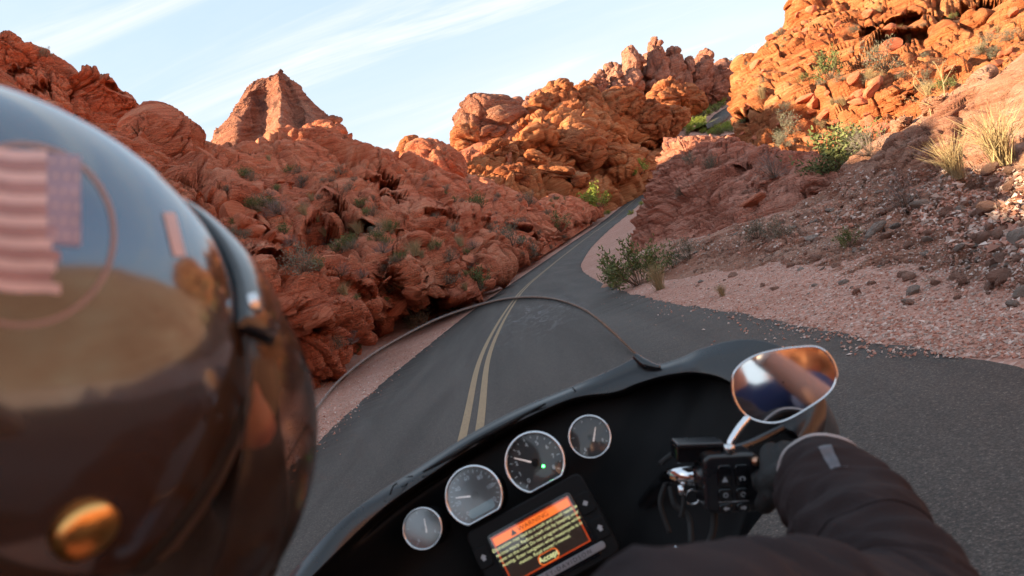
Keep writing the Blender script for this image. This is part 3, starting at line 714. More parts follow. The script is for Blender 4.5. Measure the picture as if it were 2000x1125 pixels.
for i, (x, y, D, a, b, r_, lb) in enumerate(rb):
    far = D > 30
    blob('boulder', x, y, D, a, b, r_, M['orange_rock'] if far else (M['layer_rock'] if i < 16 else M['bank']), 3 if far else .55, .42, n=90, seed=90+i, power=3.2, label=lb, cat='boulder')

# ------------------------------------------------------------------ loose stones and shrubs (dropped onto the finished ground)
bpy.context.view_layer.update()
DG = bpy.context.evaluated_depsgraph_get()
def hit(px, py):
    r = Vector(ray(px, py)).normalized()
    ok, loc, nor, idx, ob, _ = sc.ray_cast(DG, Vector(CAM), r)
    return (np.array(loc), np.array(nor), ob, float(np.dot(np.array(loc)-CAM, CF))) if ok else None
def drop(x, y, top=60):
    ok, loc, nor, idx, ob, _ = sc.ray_cast(DG, Vector((x, y, top)), Vector((0, 0, -1)))
    return (np.array(loc), np.array(nor), ob) if ok else None
def stone_mesh(seed, mat, sub=2):
    r = random.Random(seed)
    bm = bmesh.new(); bmesh.ops.create_icosphere(bm, subdivisions=sub, radius=1)
    planes = []
    for _ in range(9):
        n_ = Vector((r.gauss(0, 1), r.gauss(0, 1), r.gauss(0, 1))).normalized(); planes.append((n_, r.uniform(.5, .82)))
    for v in bm.verts:
        c = v.co.copy()
        for n_, d_ in planes:
            k = c.dot(n_)
            if k > d_: c -= n_*(k-d_)
        v.co = Vector((c.x, c.y*r.uniform(.97, 1.03), c.z*.72))
    me = bpy.data.meshes.new('stone'); bm.to_mesh(me); bm.free(); me.materials.append(mat)
    for p_ in me.polygons: p_.use_smooth = False
    return me
S_PINK = [stone_mesh(i, M['stone_pink']) for i in range(5)]
S_GREY = [stone_mesh(20+i, M['stone_grey']) for i in range(4)]
S_RED = [stone_mesh(40+i, M['stone_red'], 3) for i in range(6)]
def put(name, me, loc, s, rot=None, squash=1):
    o = bpy.data.objects.new(name, me)
    o.location = loc
    o.rotation_euler = rot or (random.uniform(-.5, .5), random.uniform(-.5, .5), random.uniform(0, 6.28))
    o.scale = (s*random.uniform(.8, 1.25), s*random.uniform(.8, 1.2), s*random.uniform(.7, 1.0)*squash)
    return link(o)
# talus on the right bank: single stones
ntal = 0
tries = 0
while ntal < 210 and tries < 3000:
    tries += 1
    x = random.uniform(1330, 2010); y = random.uniform(330, 620)
    if y > 470+.09*(x-1330)+random.uniform(0, 110) or y < 455-.36*(x-1400)*.6-random.uniform(0, 20): continue
    h = hit(x, y)
    if h is None or h[2].name[:4] not in ('emba', 'grou'): continue
    s = random.choice((.03, .04, .05, .06, .08, .11))*random.uniform(.8, 1.3)*(1 if y < 480 else .6)
    grey = random.random() < .28
    o = put('rock', random.choice(S_GREY if grey else S_PINK), h[0]+np.array((0, 0, s*.25)), s)
    tag(o, '%s %s stone lying %s' % ('fist sized' if s < .06 else 'head sized', 'pale grey' if grey else 'pinkish', 'on the gravel below the talus' if y > 500 else 'in the talus at far right' if x > 1800 else 'in the middle of the talus' if x > 1600 else 'in the talus near the outcrop'), 'rock', '%s stones in the right hand talus' % ('grey' if grey else 'pink'))
    ntal += 1
for (x, y, s, lb, me) in ((1370, 551, .075, 'largest pale grey stone lying alone on the gravel shoulder right of the road', S_GREY[0]), (1585, 470, .14, 'grey rounded stone resting where the talus meets the gravel beside the green bush', S_GREY[1]),
                          (1960, 545, .11, 'flat pink stone half sunk in the gravel near the right edge of the photo', S_PINK[0]), (1700, 458, .10, 'dark grey stone at the foot of the talus below the straw coloured tuft', S_GREY[2])):
    h = hit(x, y)
    if h: tag(put('rock', me, h[0]+np.array((0, 0, s*.2)), s), lb, 'rock', None)
# countless gravel: one joined mesh each side
def gravel(name, fn, count, mats, label):
    V = []; F = []; MI = []
    base = np.array([(1, 0, 0), (-.5, .87, 0), (-.5, -.87, 0), (.2, .1, .75), (.1, -.2, -.6)])
    fc = np.array([(0, 1, 3), (1, 2, 3), (2, 0, 3), (1, 0, 4), (2, 1, 4), (0, 2, 4)])
    k = 0
    for _ in range(count*3):
        if k >= count: break
        r = fn()
        if r is None: continue
        c, s = r
        q = Euler((random.uniform(-.7, .7), random.uniform(-.7, .7), random.uniform(0, 6.3))).to_matrix()
        b = base*np.array((random.uniform(.6, 1.3), random.uniform(.6, 1.2), random.uniform(.5, 1.1)))*s*(1+.25*rng.normal(size=(5, 1)))
        V.append(b@np.array(q).T+c); F.append(fc+5*k); MI += [random.choice((0, 0, 0, 1, 1, 2))]*6
        k += 1
    me = bpy.data.meshes.new(name); me.from_pydata(np.concatenate(V).tolist(), [], np.concatenate(F).tolist())
    for m in mats: me.materials.append(m)
    me.polygons.foreach_set('material_index', np.array(MI[:len(me.polygons)], np.int32))
    o = link(bpy.data.objects.new(name, me)); return tag(o, label, 'gravel', None, 'stuff')
gm = [simple('gravel_pink', (.48, .25, .19), .95, spec=.2, var=.35, vscale=9), simple('gravel_grey', (.46, .34, .29), .95, spec=.2, var=.3, vscale=7), simple('gravel_pale', (.66, .53, .47), .95, spec=.2, var=.2, vscale=5)]
def g_right():
    x = random.uniform(1150, 2060); y = random.uniform(330, 700)
    h = hit(x, y)
    if h is None or h[2].name[:4] not in ('emba', 'grou', 'road') or h[0][1] > 45: return None
    if h[2].name == 'road' and random.random() > .9*math.exp(-(HALF-road_st(h[0][None, :2])[0][0])/.16): return None
    t = h[0]
    tt = t[0]-2.5
    s = random.uniform(.006, .022)*(1 if t[2] < .18 else random.uniform(1, 2.6))
    return t+np.array((0, 0, s*.3)), s
gravel('gravel', g_right, 13000, gm, 'loose pinkish gravel and chips spread over the right hand shoulder and bank')
def g_left():
    x = random.uniform(560, 1100); y = random.uniform(520, 960)
    h = hit(x, y)
    if h is None or h[2].name not in ('ground', 'road') or h[0][1] > 60: return None
    if h[2].name == 'road' and random.random() > .9*math.exp(-(HALF+road_st(h[0][None, :2])[0][0])/.14): return None
    s = random.uniform(.010, .035); return h[0]+np.array((0, 0, s*.3)), s
gravel('gravel', g_left, 4500, gm, 'loose pinkish gravel along the left edge of the asphalt')
# red blocks fallen on the left slope
nb_ = 0
for _ in range(2500):
    if nb_ >= 120: break
    x = random.uniform(430, 1150); y = random.uniform(340, 790)
    h = hit(x, y)
    if h is None or h[2] is not left_hill: continue
    d = h[3]
    gully = (abs(x-590-(y-470)*.15) < 70) or (y > 560 and x < 900) or x > 880
    if not gully and random.random() < .8: continue
    s = random.choice((.12, .16, .2, .3, .42, .6))*random.uniform(.8, 1.2)*(.55 if d < 25 else 1)
    o = put('boulder', random.choice(S_RED), h[0]+np.array((0, 0, s*.15)), s)
    zone = 'at the road edge' if y > 560 and x > 760 else 'low down above the gravel shoulder' if y > 600 else 'in the gully left of centre' if x < 680 and y > 400 else 'under the alcove' if x < 960 and y > 400 else 'near the skyline of the slope' if y < 400 and x < 900 else 'near the low far end of the slope'
    sz = 'large' if s > .38 else 'middling' if s > .2 else 'small'
    tag(o, '%s angular red sandstone block fallen %s' % (sz, zone), 'boulder', 'fallen red blocks on the left slope'); nb_ += 1
for _ in range(1500):
    if nb_ >= 190: break
    x = random.uniform(1450, 1990); y = random.uniform(20, 330)
    h = hit(x, y)
    if h is None or h[2] is not right_hill: continue
    s = random.choice((.25, .35, .5, .7))*random.uniform(.8, 1.2)
    me = random.choice(S_RED)
    o = put('boulder', me, h[0]+np.array((0, 0, s*.15)), s)
    zone = 'in full sun below the alcoves' if y < 150 and x < 1750 else 'in the shade at the right edge' if x > 1800 else 'in the hollow behind the outcrop' if y > 230 else 'on the sunlit middle of the right hillside'
    tag(o, '%s orange red block %s' % ('large' if s > .5 else 'small', zone), 'boulder', 'scattered blocks on the right hillside'); nb_ += 1
for (x, y, s, lb) in ((498, 452, .55, 'large tilted red block in the gully left of centre, topmost of the fallen pile'), (548, 470, .62, 'large flat faced red block leaning in the gully beside the grey shrubs'), (470, 440, .5, 'red block wedged at the left side of the gully pile'),
                      (1470, 395, .42, 'pale pink split block jutting from the dark outcrop')):
    h = hit(x, y)
    if h: tag(put('boulder', S_RED[hash(lb) % 6 if False else int(x) % 6], h[0], s), lb, 'boulder')

# ---- shrubs
def leafmat(name, c1_, c2_, tr=.25):
    m, n, l, b = newmat(name)
    b.inputs['Roughness'].default_value = .75; b.inputs['Specular IOR Level'].default_value = .25
    oi = n.new('ShaderNodeObjectInfo'); g = n.new('ShaderNodeNewGeometry')
    ad_ = n.new('ShaderNodeMath'); ad_.operation = 'MULTIPLY_ADD'; ad_.inputs[1].default_value = .7
    l.new(g.outputs['Random Per Island'], ad_.inputs[0])
    s_ = n.new('ShaderNodeMath'); s_.operation = 'MULTIPLY'; s_.inputs[1].default_value = .3; l.new(oi.outputs['Random'], s_.inputs[0]); l.new(s_.outputs[0], ad_.inputs[2])
    r = ramp(n, [(0, c1_), (1, c2_)]); l.new(ad_.outputs[0], r.inputs[0]); l.new(r.outputs[0], b.inputs['Base Color'])
    return m
LM = {'sage': leafmat('sage_leaf', (.10, .10, .075), (.25, .235, .17)), 'creo': leafmat('creosote_leaf', (.075, .095, .030), (.20, .22, .085)), 'bright': leafmat('sunlit_leaf', (.16, .22, .03), (.34, .38, .08)),  # 'bright' is a lighter yellow-green leaf colour
      'straw': leafmat('straw', (.25, .17, .09), (.46, .36, .20)), 'dead': leafmat('dead_twig', (.16, .13, .125), (.30, .25, .235))}
TW = simple('twig', (.17, .12, .09), .9, spec=.2)
def ribbon(V, F, p0, p1, p2, w):
    """thin curved blade"""
    side = np.cross(p2-p0, rng.normal(size=3)); side /= np.linalg.norm(side)+1e-9
    i = len(V); V += [p0-side*w, p0+side*w, p1+side*w*.8, p1-side*w*.8, p2]
    F += [(i, i+1, i+2, i+3), (i+3, i+2, i+4)]
def shrub_meshes(kind, seed):
    global rng
    rng = np.random.default_rng(seed); LV, LF, TV, TF = [], [], [], []
    nst = {'sage': 46, 'creo': 34, 'bright': 40, 'straw': 0, 'dead': 60}[kind]
    for s in range(nst):
        az = rng.uniform(0, 2*math.pi); el = rng.uniform(.25, 1.0) if kind in ('creo', 'bright') else rng.uniform(.05, 1.0)
        L_ = rng.uniform(.65, 1.05)*(1 if el > .4 else .8)
        dirn = np.array((math.cos(az)*math.cos(el*1.5), math.sin(az)*math.cos(el*1.5), math.sin(el*1.5)))
        p0 = rng.normal(size=3)*.05*np.array((1, 1, 0)); p2 = p0+dirn*L_; p1 = (p0+p2)/2+np.array((0, 0, -.06))+rng.normal(size=3)*.04
        ribbon(TV, TF, p0, p1, p2, .010)
        if kind == 'dead':
            for _ in range(9):
                t = rng.uniform(.3, 1); b0 = p0+(p2-p0)*t; d2 = dirn+rng.normal(size=3)*.6; ribbon(LV, LF, b0, b0+d2*.1, b0+d2*rng.uniform(.16, .3), .004)
            continue
        for _ in range({'sage': 26, 'creo': 26, 'bright': 34}[kind]):
            t = rng.uniform(.35, 1.02)**.8; b0 = p0+(p2-p0)*t+rng.normal(size=3)*.055
            d2 = dirn*.7+rng.normal(size=3)*.6; d2 /= np.linalg.norm(d2); l_ = rng.uniform(.05, .11)
            w_ = {'sage': .010, 'creo': .018, 'bright': .020}[kind]
            ribbon(LV, LF, b0, b0+d2*l_*.5+rng.normal(size=3)*.01, b0+d2*l_, w_)
    if kind == 'straw':
        for _ in range(260):
            az = rng.uniform(0, 2*math.pi); sp_ = rng.uniform(.05, .75); L_ = rng.uniform(.5, 1.05)
            p0 = rng.normal(size=3)*.07*np.array((1, 1, 0)); p2 = p0+np.array((math.cos(az)*sp_, math.sin(az)*sp_, L_)); p1 = p0+np.array((math.cos(az)*sp_*.35, math.sin(az)*sp_*.35, L_*.6))
            ribbon(LV, LF, p0, p1, p2, .006)
    out = []
    for nm, V, F, mt in (('foliage', LV, LF, LM[kind]), ('stems', TV, TF, TW)):
        if not V: out.append(None); continue
        me = bpy.data.meshes.new(nm); me.from_pydata([tuple(v) for v in V], [], F); me.materials.append(mt); out.append(me)
    return out
SHM = {k: [shrub_meshes(k, 100+i*7+j*31) for i in range(3)] for j, k in enumerate(('sage', 'creo', 'bright', 'straw', 'dead'))}
NAMES = {'sage': 'sagebrush', 'creo': 'creosote_bush', 'bright': 'green_bush', 'straw': 'grass_tuft', 'dead': 'dry_shrub'}
def shrub(kind, loc, h, label, group=None, wide=1.15):
    fm, sm_ = random.choice(SHM[kind])
    e = empty(NAMES[kind], tuple(loc), label=label, cat='grass tuft' if kind == 'straw' else 'bush', group=group)
    e.rotation_euler = (0, 0, random.uniform(0, 6.28)); e.scale = (h*wide, h*wide*random.uniform(.85, 1.1), h)
    for nm, me in (('foliage', fm), ('stems', sm_)):
        if me: link(bpy.data.objects.new(nm, me), e)
    return e
def shrub_px(kind, x, y, wpx, label, group=None, wide=.88, hk=1.0):
    """y is the foot of the shrub in the photograph, wpx its width there"""
    h = hit(x, y)
    if h is None: return
    r_ = wpx/FPX*h[3]/(2*wide)*1.42
    shrub(kind, h[0]-np.array((0, 0, .06*r_)), r_*hk, label, group, wide)
named = [
 ('creo', 940, 560, 60, 'low green creosote bush beside the left edge of the road at the bend'), ('sage', 872, 552, 60, 'grey green shrub just left of the low green creosote bush'), ('sage', 728, 648, 68, 'round straw grey shrub above the windscreen edge, left of the road'),
 ('creo', 694, 690, 48, 'dark green bush beside the grey shrub near the lower left rocks'), ('sage', 655, 680, 46, 'grey shrub touching the dark green bush on its left'), ('sage', 820, 640, 60, 'grey shrub on the gravel edge just above the curved windscreen line'),
 ('sage', 590, 532, 84, 'large grey shrub filling the gully in the left slope'), ('creo', 622, 528, 40, 'greener shrub on the right of the large gully shrub'), ('sage', 885, 602, 50, 'small grey shrub at the roadside above the bend in the screen edge'),
 ('sage', 1000, 480, 70, 'dark grey shrub on the slope under the alcove, right half'), ('sage', 1040, 500, 40, 'small grey shrub near the road below the dark one'), ('creo', 1095, 450, 52, 'olive bush where the left slope meets the road far ahead'), ('sage', 1098, 478, 34, 'small brown grey shrub at the left road edge below the olive bush'),
 ('bright', 1168, 405, 66, 'bright sunlit green bush left of the road where it enters the light'), ('bright', 1252, 338, 40, 'sunlit green bush beside the shell shaped boulder'), ('bright', 1155, 398, 34, 'smaller sunlit bush left of the bright roadside bush'), ('bright', 1238, 342, 30, 'lower sunlit bush nearest the shell shaped boulder'),
 ('creo', 1250, 556, 128, 'large dark green bush at the right road edge below the outcrop'), ('creo', 1292, 536, 92, 'dark green bush against the foot of the outcrop'), ('straw', 1290, 565, 70, 'yellow weed clump in front of the dark green roadside bushes'), ('sage', 1345, 505, 64, 'grey sage shrub at the foot of the outcrop, right of the green bushes'),
 ('sage', 1480, 465, 60, 'low grey shrub on the talus under the pink slab'), ('sage', 1525, 458, 50, 'grey green shrub right of the low one on the talus'), ('creo', 1662, 482, 54, 'green shrub growing in the middle of the talus'), ('dead', 1770, 410, 90, 'spiky bare grey shrub at the top of the talus'),
 ('creo', 1205, 560, 66, 'low green bush at the very edge of the asphalt at the bend'), ('straw', 1412, 578, 34, 'small yellow weed alone on the gravel shoulder'), ('sage', 1540, 262, 62, 'round grey green shrub in the shaded hollow'), ('sage', 1535, 285, 40, 'smaller grey shrub under the round one in the hollow'), ('dead', 1510, 345, 66, 'dry brown shrub behind the outcrop crest'),
 ('bright', 1332, 255, 30, 'pale green bush on top of the outcrop skyline'), ('sage', 1350, 318, 34, 'small grey shrub on the left top ledge of the outcrop'), ('sage', 1390, 325, 36, 'small blue grey shrub on the middle ledge of the outcrop'), ('sage', 1330, 380, 22, 'tiny grey tuft on the lower face of the outcrop'),
 ('sage', 1725, 140, 90, 'big olive grey shrub below the sunlit alcoves'), ('creo', 1620, 155, 80, 'yellow green bush on the sunlit slope left of the big olive shrub'), ('straw', 1490, 192, 36, 'pale flowering shrub on the sunlit slope above the hollow'), ('sage', 1590, 200, 26, 'small pale shrub on the sunlit slope'),
 ('straw', 1960, 320, 150, 'dry straw coloured grass on the bank at the right edge'), ('straw', 1870, 345, 110, 'dry brown grass on the shaded bank left of the straw clump'), ('dead', 1700, 300, 80, 'tangle of dry twigs behind the crest of the bank'),
 ('sage', 90, 110, 26, 'lone shrub on the skyline of the top left cliff'), ('sage', 640, 250, 10, 'tiny shrub on the shoulder of the butte'), ('sage', 1035, 398, 36, 'grey shrub on the low ridge left of the sunlit road'), ('creo', 940, 405, 44, 'olive shrub below the big smooth boulder'),
]
for t in named: shrub_px(*t, hk=1.0 if t[0] != 'straw' else 1.1)
# the tall mesquite in the hollow on the right
h_ = PG(1650, 318, .8); h_ = P(1650, 322, 21.0)
for dx_, dz_, s_ in ((0, 0, 1.75), (.75, .25, 1.2), (-.8, -.05, 1.0)):
    e = shrub('creo', h_+np.array((dx_, dx_*.3, dz_-.3)), s_, 'tall feathery dark green bush in the shaded hollow above the bank' if dx_ == 0 else ('right hand clump of the feathery green bush in the hollow' if dx_ > 0 else 'low left hand clump of the feathery green bush in the hollow'))
# scatter
cnt = 0
for _ in range(1600):
    if cnt >= 125: break
    x = random.uniform(440, 1150); y = random.uniform(300, 700)
    h = hit(x, y)
    if h is None or h[2] is not left_hill or h[1][2] < .25: continue
    if fbm(h[0][None, :]*.12, 2, 60)[0] < -.05 and x < 900: continue
    k = random.choice(('sage', 'sage', 'sage', 'dead', 'creo', 'straw')); zn = 'high on the left slope near its skyline' if y < 400 else 'low on the left slope near the road' if y > 520 or x > 1000 else 'in the middle of the left slope'
    hh = random.uniform(.28, .72)*(.7 if h[3] < 30 else 1.2)
    shrub(k, h[0], hh, {'sage': 'small grey desert shrub ' + zn, 'dead': 'small leafless shrub ' + zn, 'creo': 'small green shrub ' + zn, 'straw': 'small dry grass tuft ' + zn}[k],
          {'sage': 'grey shrubs on the left slope', 'dead': 'bare shrubs on the left slope', 'creo': 'green shrubs on the left slope', 'straw': 'grass tufts on the left slope'}[k]); cnt += 1
cnt = 0
for _ in range(900):
    if cnt >= 45: break
    x = random.uniform(1450, 2000); y = random.uniform(10, 330)
    h = hit(x, y)
    if h is None or h[2] is not right_hill or h[1][2] < .3: continue
    k = random.choice(('sage', 'sage', 'straw', 'creo'))
    shrub(k, h[0], random.uniform(.35, .8), {'sage': 'small grey shrub among the orange rocks of the right hillside', 'straw': 'small straw tuft among the orange rocks of the right hillside', 'creo': 'small green shrub among the orange rocks of the right hillside'}[k],
          {'sage': 'grey shrubs on the right hillside', 'straw': 'straw tufts on the right hillside', 'creo': 'green shrubs on the right hillside'}[k]); cnt += 1
cnt = 0
for _ in range(900):
    if cnt >= 42: break
    x = random.uniform(1340, 1480); y = random.uniform(180, 265)
    h = hit(x, y)
    if h is None or h[2] is not scrub: continue
    k = random.choice(('bright', 'bright', 'creo'))
    shrub(k, h[0], random.uniform(1.6, 3.4), 'sunlit yellow green bush on the sandy slope beside the far bend of the road', 'bushes beside the far bend'); cnt += 1
cnt = 0
for _ in range(500):
    if cnt >= 16: break
    x = random.uniform(1120, 1300); y = random.uniform(330, 420)
    h = hit(x, y)
    if h is None or h[2] is not ground: continue
    if abs(road_st(h[0][None, :2])[0][0]) < 4: continue
    shrub(random.choice(('bright', 'straw')), h[0], random.uniform(.6, 1.3), 'low sunlit weed on the sandy verge where the road leaves the shade', 'weeds on the sunlit verge'); cnt += 1
# thin dry stalks above the bank
def tube_into(V, F, pts, rad, n=6, cap=True):
    pts = np.asarray(pts, float); K = len(pts); rad = np.broadcast_to(rad, K)
    i0 = len(V); tn = np.gradient(pts, axis=0); tn /= np.linalg.norm(tn, axis=1)[:, None]+1e-12
    ref = np.array((.3, .2, .93)); u = np.cross(tn[0], ref); u /= np.linalg.norm(u)
    for k in range(K):
        u = u-tn[k]*(u@tn[k]); u /= np.linalg.norm(u)+1e-12; v = np.cross(tn[k], u)
        for j in range(n):
            a = 2*math.pi*j/n; V.append(pts[k]+(u*math.cos(a)+v*math.sin(a))*rad[k])
    for k in range(K-1):
        for j in range(n):
            F.append((i0+k*n+j, i0+k*n+(j+1) % n, i0+(k+1)*n+(j+1) % n, i0+(k+1)*n+j))
    if cap:
        F.append(tuple(i0+j for j in range(n))[::-1]); F.append(tuple(i0+(K-1)*n+j for j in range(n)))
def pymesh(name, V, F, mat, parent=None, smooth=True):
    me = bpy.data.meshes.new(name); me.from_pydata([tuple(map(float, v)) for v in V], [], F); me.materials.append(mat)
    for p_ in me.polygons: p_.use_smooth = smooth
    me.update()
    return link(bpy.data.objects.new(name, me), parent)
def stalk(px, py, D, pts, label):
    e = empty('dry_stalk', tuple(P(px, py, D)), label=label, cat='dry plant')
    V, F, BV, BF = [], [], [], []
    o_ = P(px, py, D)
    for br in pts:
        c = crom([P(x, y, D+dd)-o_ for x, y, dd in br], 14)
        tube_into(V, F, c, np.linspace(.012, .004, 14), 5)
        for t in range(5, 14):
            for _ in range(3):
                q = c[t]+rng.normal(size=3)*.045; i = len(BV); s_ = .012
                BV += [q+np.array(k_)*s_ for k_ in ((1, 0, 0), (-.5, .8, 0), (-.5, -.8, 0), (0, 0, 1.2))]; BF += [(i, i+1, i+3), (i+1, i+2, i+3), (i+2, i, i+3)]
    pymesh('stem', V, F, LM['straw'], e); pymesh('seed_heads', BV, BF, LM['straw'], e)
stalk(1820, 232, 14.2, [[(1820, 232, 0), (1812, 195, .1), (1800, 165, .1), (1778, 140, .2)], [(1815, 205, 0), (1790, 198, .1), (1762, 190, .1)], [(1811, 190, 0), (1785, 165, 0), (1792, 138, .1)]], 'dry branching stalk with seed heads, lower of the two above the sunlit bank')
stalk(1845, 188, 14.0, [[(1845, 188, 0), (1842, 160, .1), (1830, 130, .1), (1822, 120, .2)], [(1842, 165, 0), (1856, 140, .1), (1868, 120, .1)], [(1840, 150, 0), (1838, 135, 0), (1846, 118, .1)]], 'dry branching stalk with seed heads, upper of the two above the sunlit bank')

# ------------------------------------------------------------------ the motorcycle cockpit
TB = R(28.8)
BR_ = CR*math.cos(TB)+CU*math.sin(TB); BU_ = -CR*math.sin(TB)+CU*math.cos(TB)
TILT = R(17)
AZ = -CF*math.cos(TILT)+BU_*math.sin(TILT)          # dials face back and a little up
AY = BU_*math.cos(TILT)+CF*math.sin(TILT)
AX = BR_
plastic = simple('black_plastic', (.004, .004, .005), .55, spec=.22, bump=.25, bscale=900)
satin = simple('satin_black_trim', (.012, .012, .015), .28, coat=.35)
gloss_black = simple('gloss_black', (.006, .006, .008), .18, coat=.6)
rubber = simple('rubber', (.014, .014, .015), .7, bump=.3, bscale=500)
chrome = simple('chrome', (.78, .78, .80), .06, metal=1)
chrome_soft = simple('brushed_chrome', (.70, .68, .68), .22, metal=1)
dialface = simple('dial_face', (.015, .015, .017), .45)
printw = simple('dial_print', (.42, .45, .48), .5, emit=(.5, .6, .7), estr=.03)
printd = simple('button_print', (.40, .40, .42), .5)
needle_m = simple('needle', (.75, .70, .68), .4, emit=(1, .8, .75), estr=.10)
led = simple('green_lamp', (.02, .6, .05), .3, emit=(.05, 1, .12), estr=6)
def glassmat(name, tint, refl, ior, rough=.02, milk=0.0, milkc=(.5, .6, .7)):
    m, n, l, b = newmat(name)
    n.remove(b); out = n['Material Output']
    tr = n.new('ShaderNodeBsdfTransparent'); tr.inputs[0].default_value = (*tint, 1)
    gl = n.new('ShaderNodeBsdfGlossy'); gl.inputs['Roughness'].default_value = rough; gl.inputs['Color'].default_value = (refl, refl, refl, 1)
    lw = n.new('ShaderNodeLayerWeight'); lw.inputs[0].default_value = .5
    pw = n.new('ShaderNodeMath'); pw.operation = 'POWER'; pw.inputs[1].default_value = 4.0; l.new(lw.outputs['Facing'], pw.inputs[0])
    f0 = ((ior-1)/(ior+1))**2
    fr_ = n.new('ShaderNodeMath'); fr_.operation = 'MULTIPLY_ADD'; fr_.inputs[1].default_value = 1-f0; fr_.inputs[2].default_value = f0; l.new(pw.outputs[0], fr_.inputs[0])
    mx_ = n.new('ShaderNodeMixShader'); l.new(fr_.outputs[0], mx_.inputs[0]); l.new(tr.outputs[0], mx_.inputs[1]); l.new(gl.outputs[0], mx_.inputs[2])
    res = mx_.outputs[0]
    if milk:
        df = n.new('ShaderNodeBsdfDiffuse'); df.inputs[0].default_value = (*milkc, 1)
        m2_ = n.new('ShaderNodeMixShader'); m2_.inputs[0].default_value = milk; l.new(res, m2_.inputs[1]); l.new(df.outputs[0], m2_.inputs[2]); res = m2_.outputs[0]
    l.new(res, out.inputs[0])
    return m
cover = glassmat('dial_cover', (.95, .95, .95), 1, 1.6, .05)
cover_b = glassmat('dial_cover_glare', (.85, .9, .95), 1, 2.6, .22)  # extra reflectance and blue tint imitate sky glare on the left dials
shield_glass = glassmat('windscreen', (.996, .996, .996), .35, 1.15, .01)

bike = empty('motorcycle', tuple(P(986, 1300, 1.2)), label='black touring motorcycle cockpit with four round dials, screen and chrome mirror', cat='motorcycle')
bpy.context.view_layer.update()
BINV = bike.matrix_world.inverted()
def adopt(o, parent=bike):
    mw = o.matrix_world.copy()
    o.parent = parent
    o.matrix_parent_inverse = parent.matrix_world.inverted() if parent is bike else Matrix()
    return o
def part(name, V, F, mat, parent=None, smooth=True, label=None):
    """mesh given in world coordinates, parented under the bike or one of its parts"""
    o = pymesh(name, V, F, mat, None, smooth)
    o.parent = parent or bike
    o.matrix_parent_inverse = BINV
    if parent is not None: o.matrix_parent_inverse = Matrix()
    if label: o['label'] = label
    return o
def grid_part(name, G, mat, parent=None, wrap=False, solid=0, closeends=False, bevel=0):
    nv, nu = G.shape[:2]
    V = [tuple(v) for v in G.reshape(-1, 3)]; F = [tuple(int(i) for i in f) for f in gridfaces(nu, nv, wrap=wrap)]
    if closeends: F += [tuple(range(nu))[::-1], tuple(range((nv-1)*nu, nv*nu))]
    o = part(name, V, F, mat, parent)
    if solid:
        md = o.modifiers.new('solid', 'SOLIDIFY'); md.thickness = solid; md.offset = 0
    return o
def tube(name, pts, rad, mat, parent=None, n=16, samples=None):
    c = crom(pts, samples or max(8, len(pts)*6)) if len(pts) > 2 else np.array(pts, float)
    r_ = np.interp(np.linspace(0, 1, len(c)), np.linspace(0, 1, len(np.atleast_1d(rad))), np.atleast_1d(rad)) if not np.isscalar(rad) else rad
    V, F = [], []; tube_into(V, F, c, r_, n)
    return part(name, V, F, mat, parent)
def prism(name, outline, origin, ax, ay, az, z0, z1, mat, parent=None, bevel=.0008, seg=2):
    """outline (x, y) in metres in the ax/ay plane, from height z0 to z1 along az"""
    n = len(outline); V = []
    for z in (z0, z1):
        for x, y in outline: V.append(origin+ax*x+ay*y+az*z)
    F = [tuple(range(n))[::-1], tuple(range(n, 2*n))]+[(i, (i+1) % n, n+(i+1) % n, n+i) for i in range(n)]
    o = part(name, V, F, mat, parent, smooth=False)
    if bevel:
        md = o.modifiers.new('bevel', 'BEVEL'); md.width = bevel; md.segments = seg; md.limit_method = 'ANGLE'; md.angle_limit = R(50)
    return o
def rrect(w_, h_, r_, n=5):
    pts = []
    for cx_, cy_, a0 in ((w_/2-r_, h_/2-r_, 0), (-w_/2+r_, h_/2-r_, 90), (-w_/2+r_, -h_/2+r_, 180), (w_/2-r_, -h_/2+r_, 270)):
        for k in range(n+1):
            a = R(a0+90*k/n); pts.append((cx_+r_*math.cos(a), cy_+r_*math.sin(a)))
    return pts
FONTC = {}
def text(name, s, origin, ax, ay, az, size, mat, parent=None, align='CENTER', z=.0, space=1.0, bold=0):
    cu = bpy.data.curves.new(name, 'FONT'); cu.body = s; cu.size = size; cu.align_x = align; cu.align_y = 'CENTER'; cu.space_character = space; cu.offset = bold
    cu.resolution_u = 3
    t = bpy.data.objects.new(name, cu); link(t)
    bpy.context.view_layer.update()
    me = bpy.data.meshes.new_from_object(t.evaluated_get(bpy.context.evaluated_depsgraph_get()))
    bpy.data.objects.remove(t)
    V = [origin+ax*v.co.x+ay*v.co.y+az*z for v in me.vertices]; F = [tuple(p_.vertices) for p_ in me.polygons]
    bpy.data.meshes.remove(me)
    return part(name, V, F, mat, parent, smooth=False)

# fairing: lip, bowl, dash face and outer skin
crest = [(560, 1130), (653, 1028), (743, 959), (812, 916), (916, 849), (1011, 799), (1114, 756), (1200, 719), (1248, 697), (1282, 711), (1325, 700), (1364, 683), (1416, 668), (1463, 664), (1506, 672), (1550, 695), (1590, 740), (1612, 800), (1600, 870)]
inner = [(585, 1150), (662, 1072), (748, 992), (821, 940), (915, 878), (1012, 824), (1118, 778), (1200, 765), (1245, 748), (1290, 735), (1330, 728), (1365, 727), (1405, 734), (1440, 752), (1470, 775), (1500, 805), (1530, 830), (1560, 850), (1570, 890)]
Dc = [1.0, 1.06, 1.14, 1.2, 1.26, 1.29, 1.30, 1.29, 1.28, 1.26, 1.24, 1.21, 1.18, 1.15, 1.12, 1.09, 1.07, 1.05, 1.04]
bd = np.array((.482, .876))
def row(src, sh, dd, D=Dc): return np.array([P(x+bd[0]*sh, y+bd[1]*sh, d+dd) for (x, y), d in zip(src, D)])
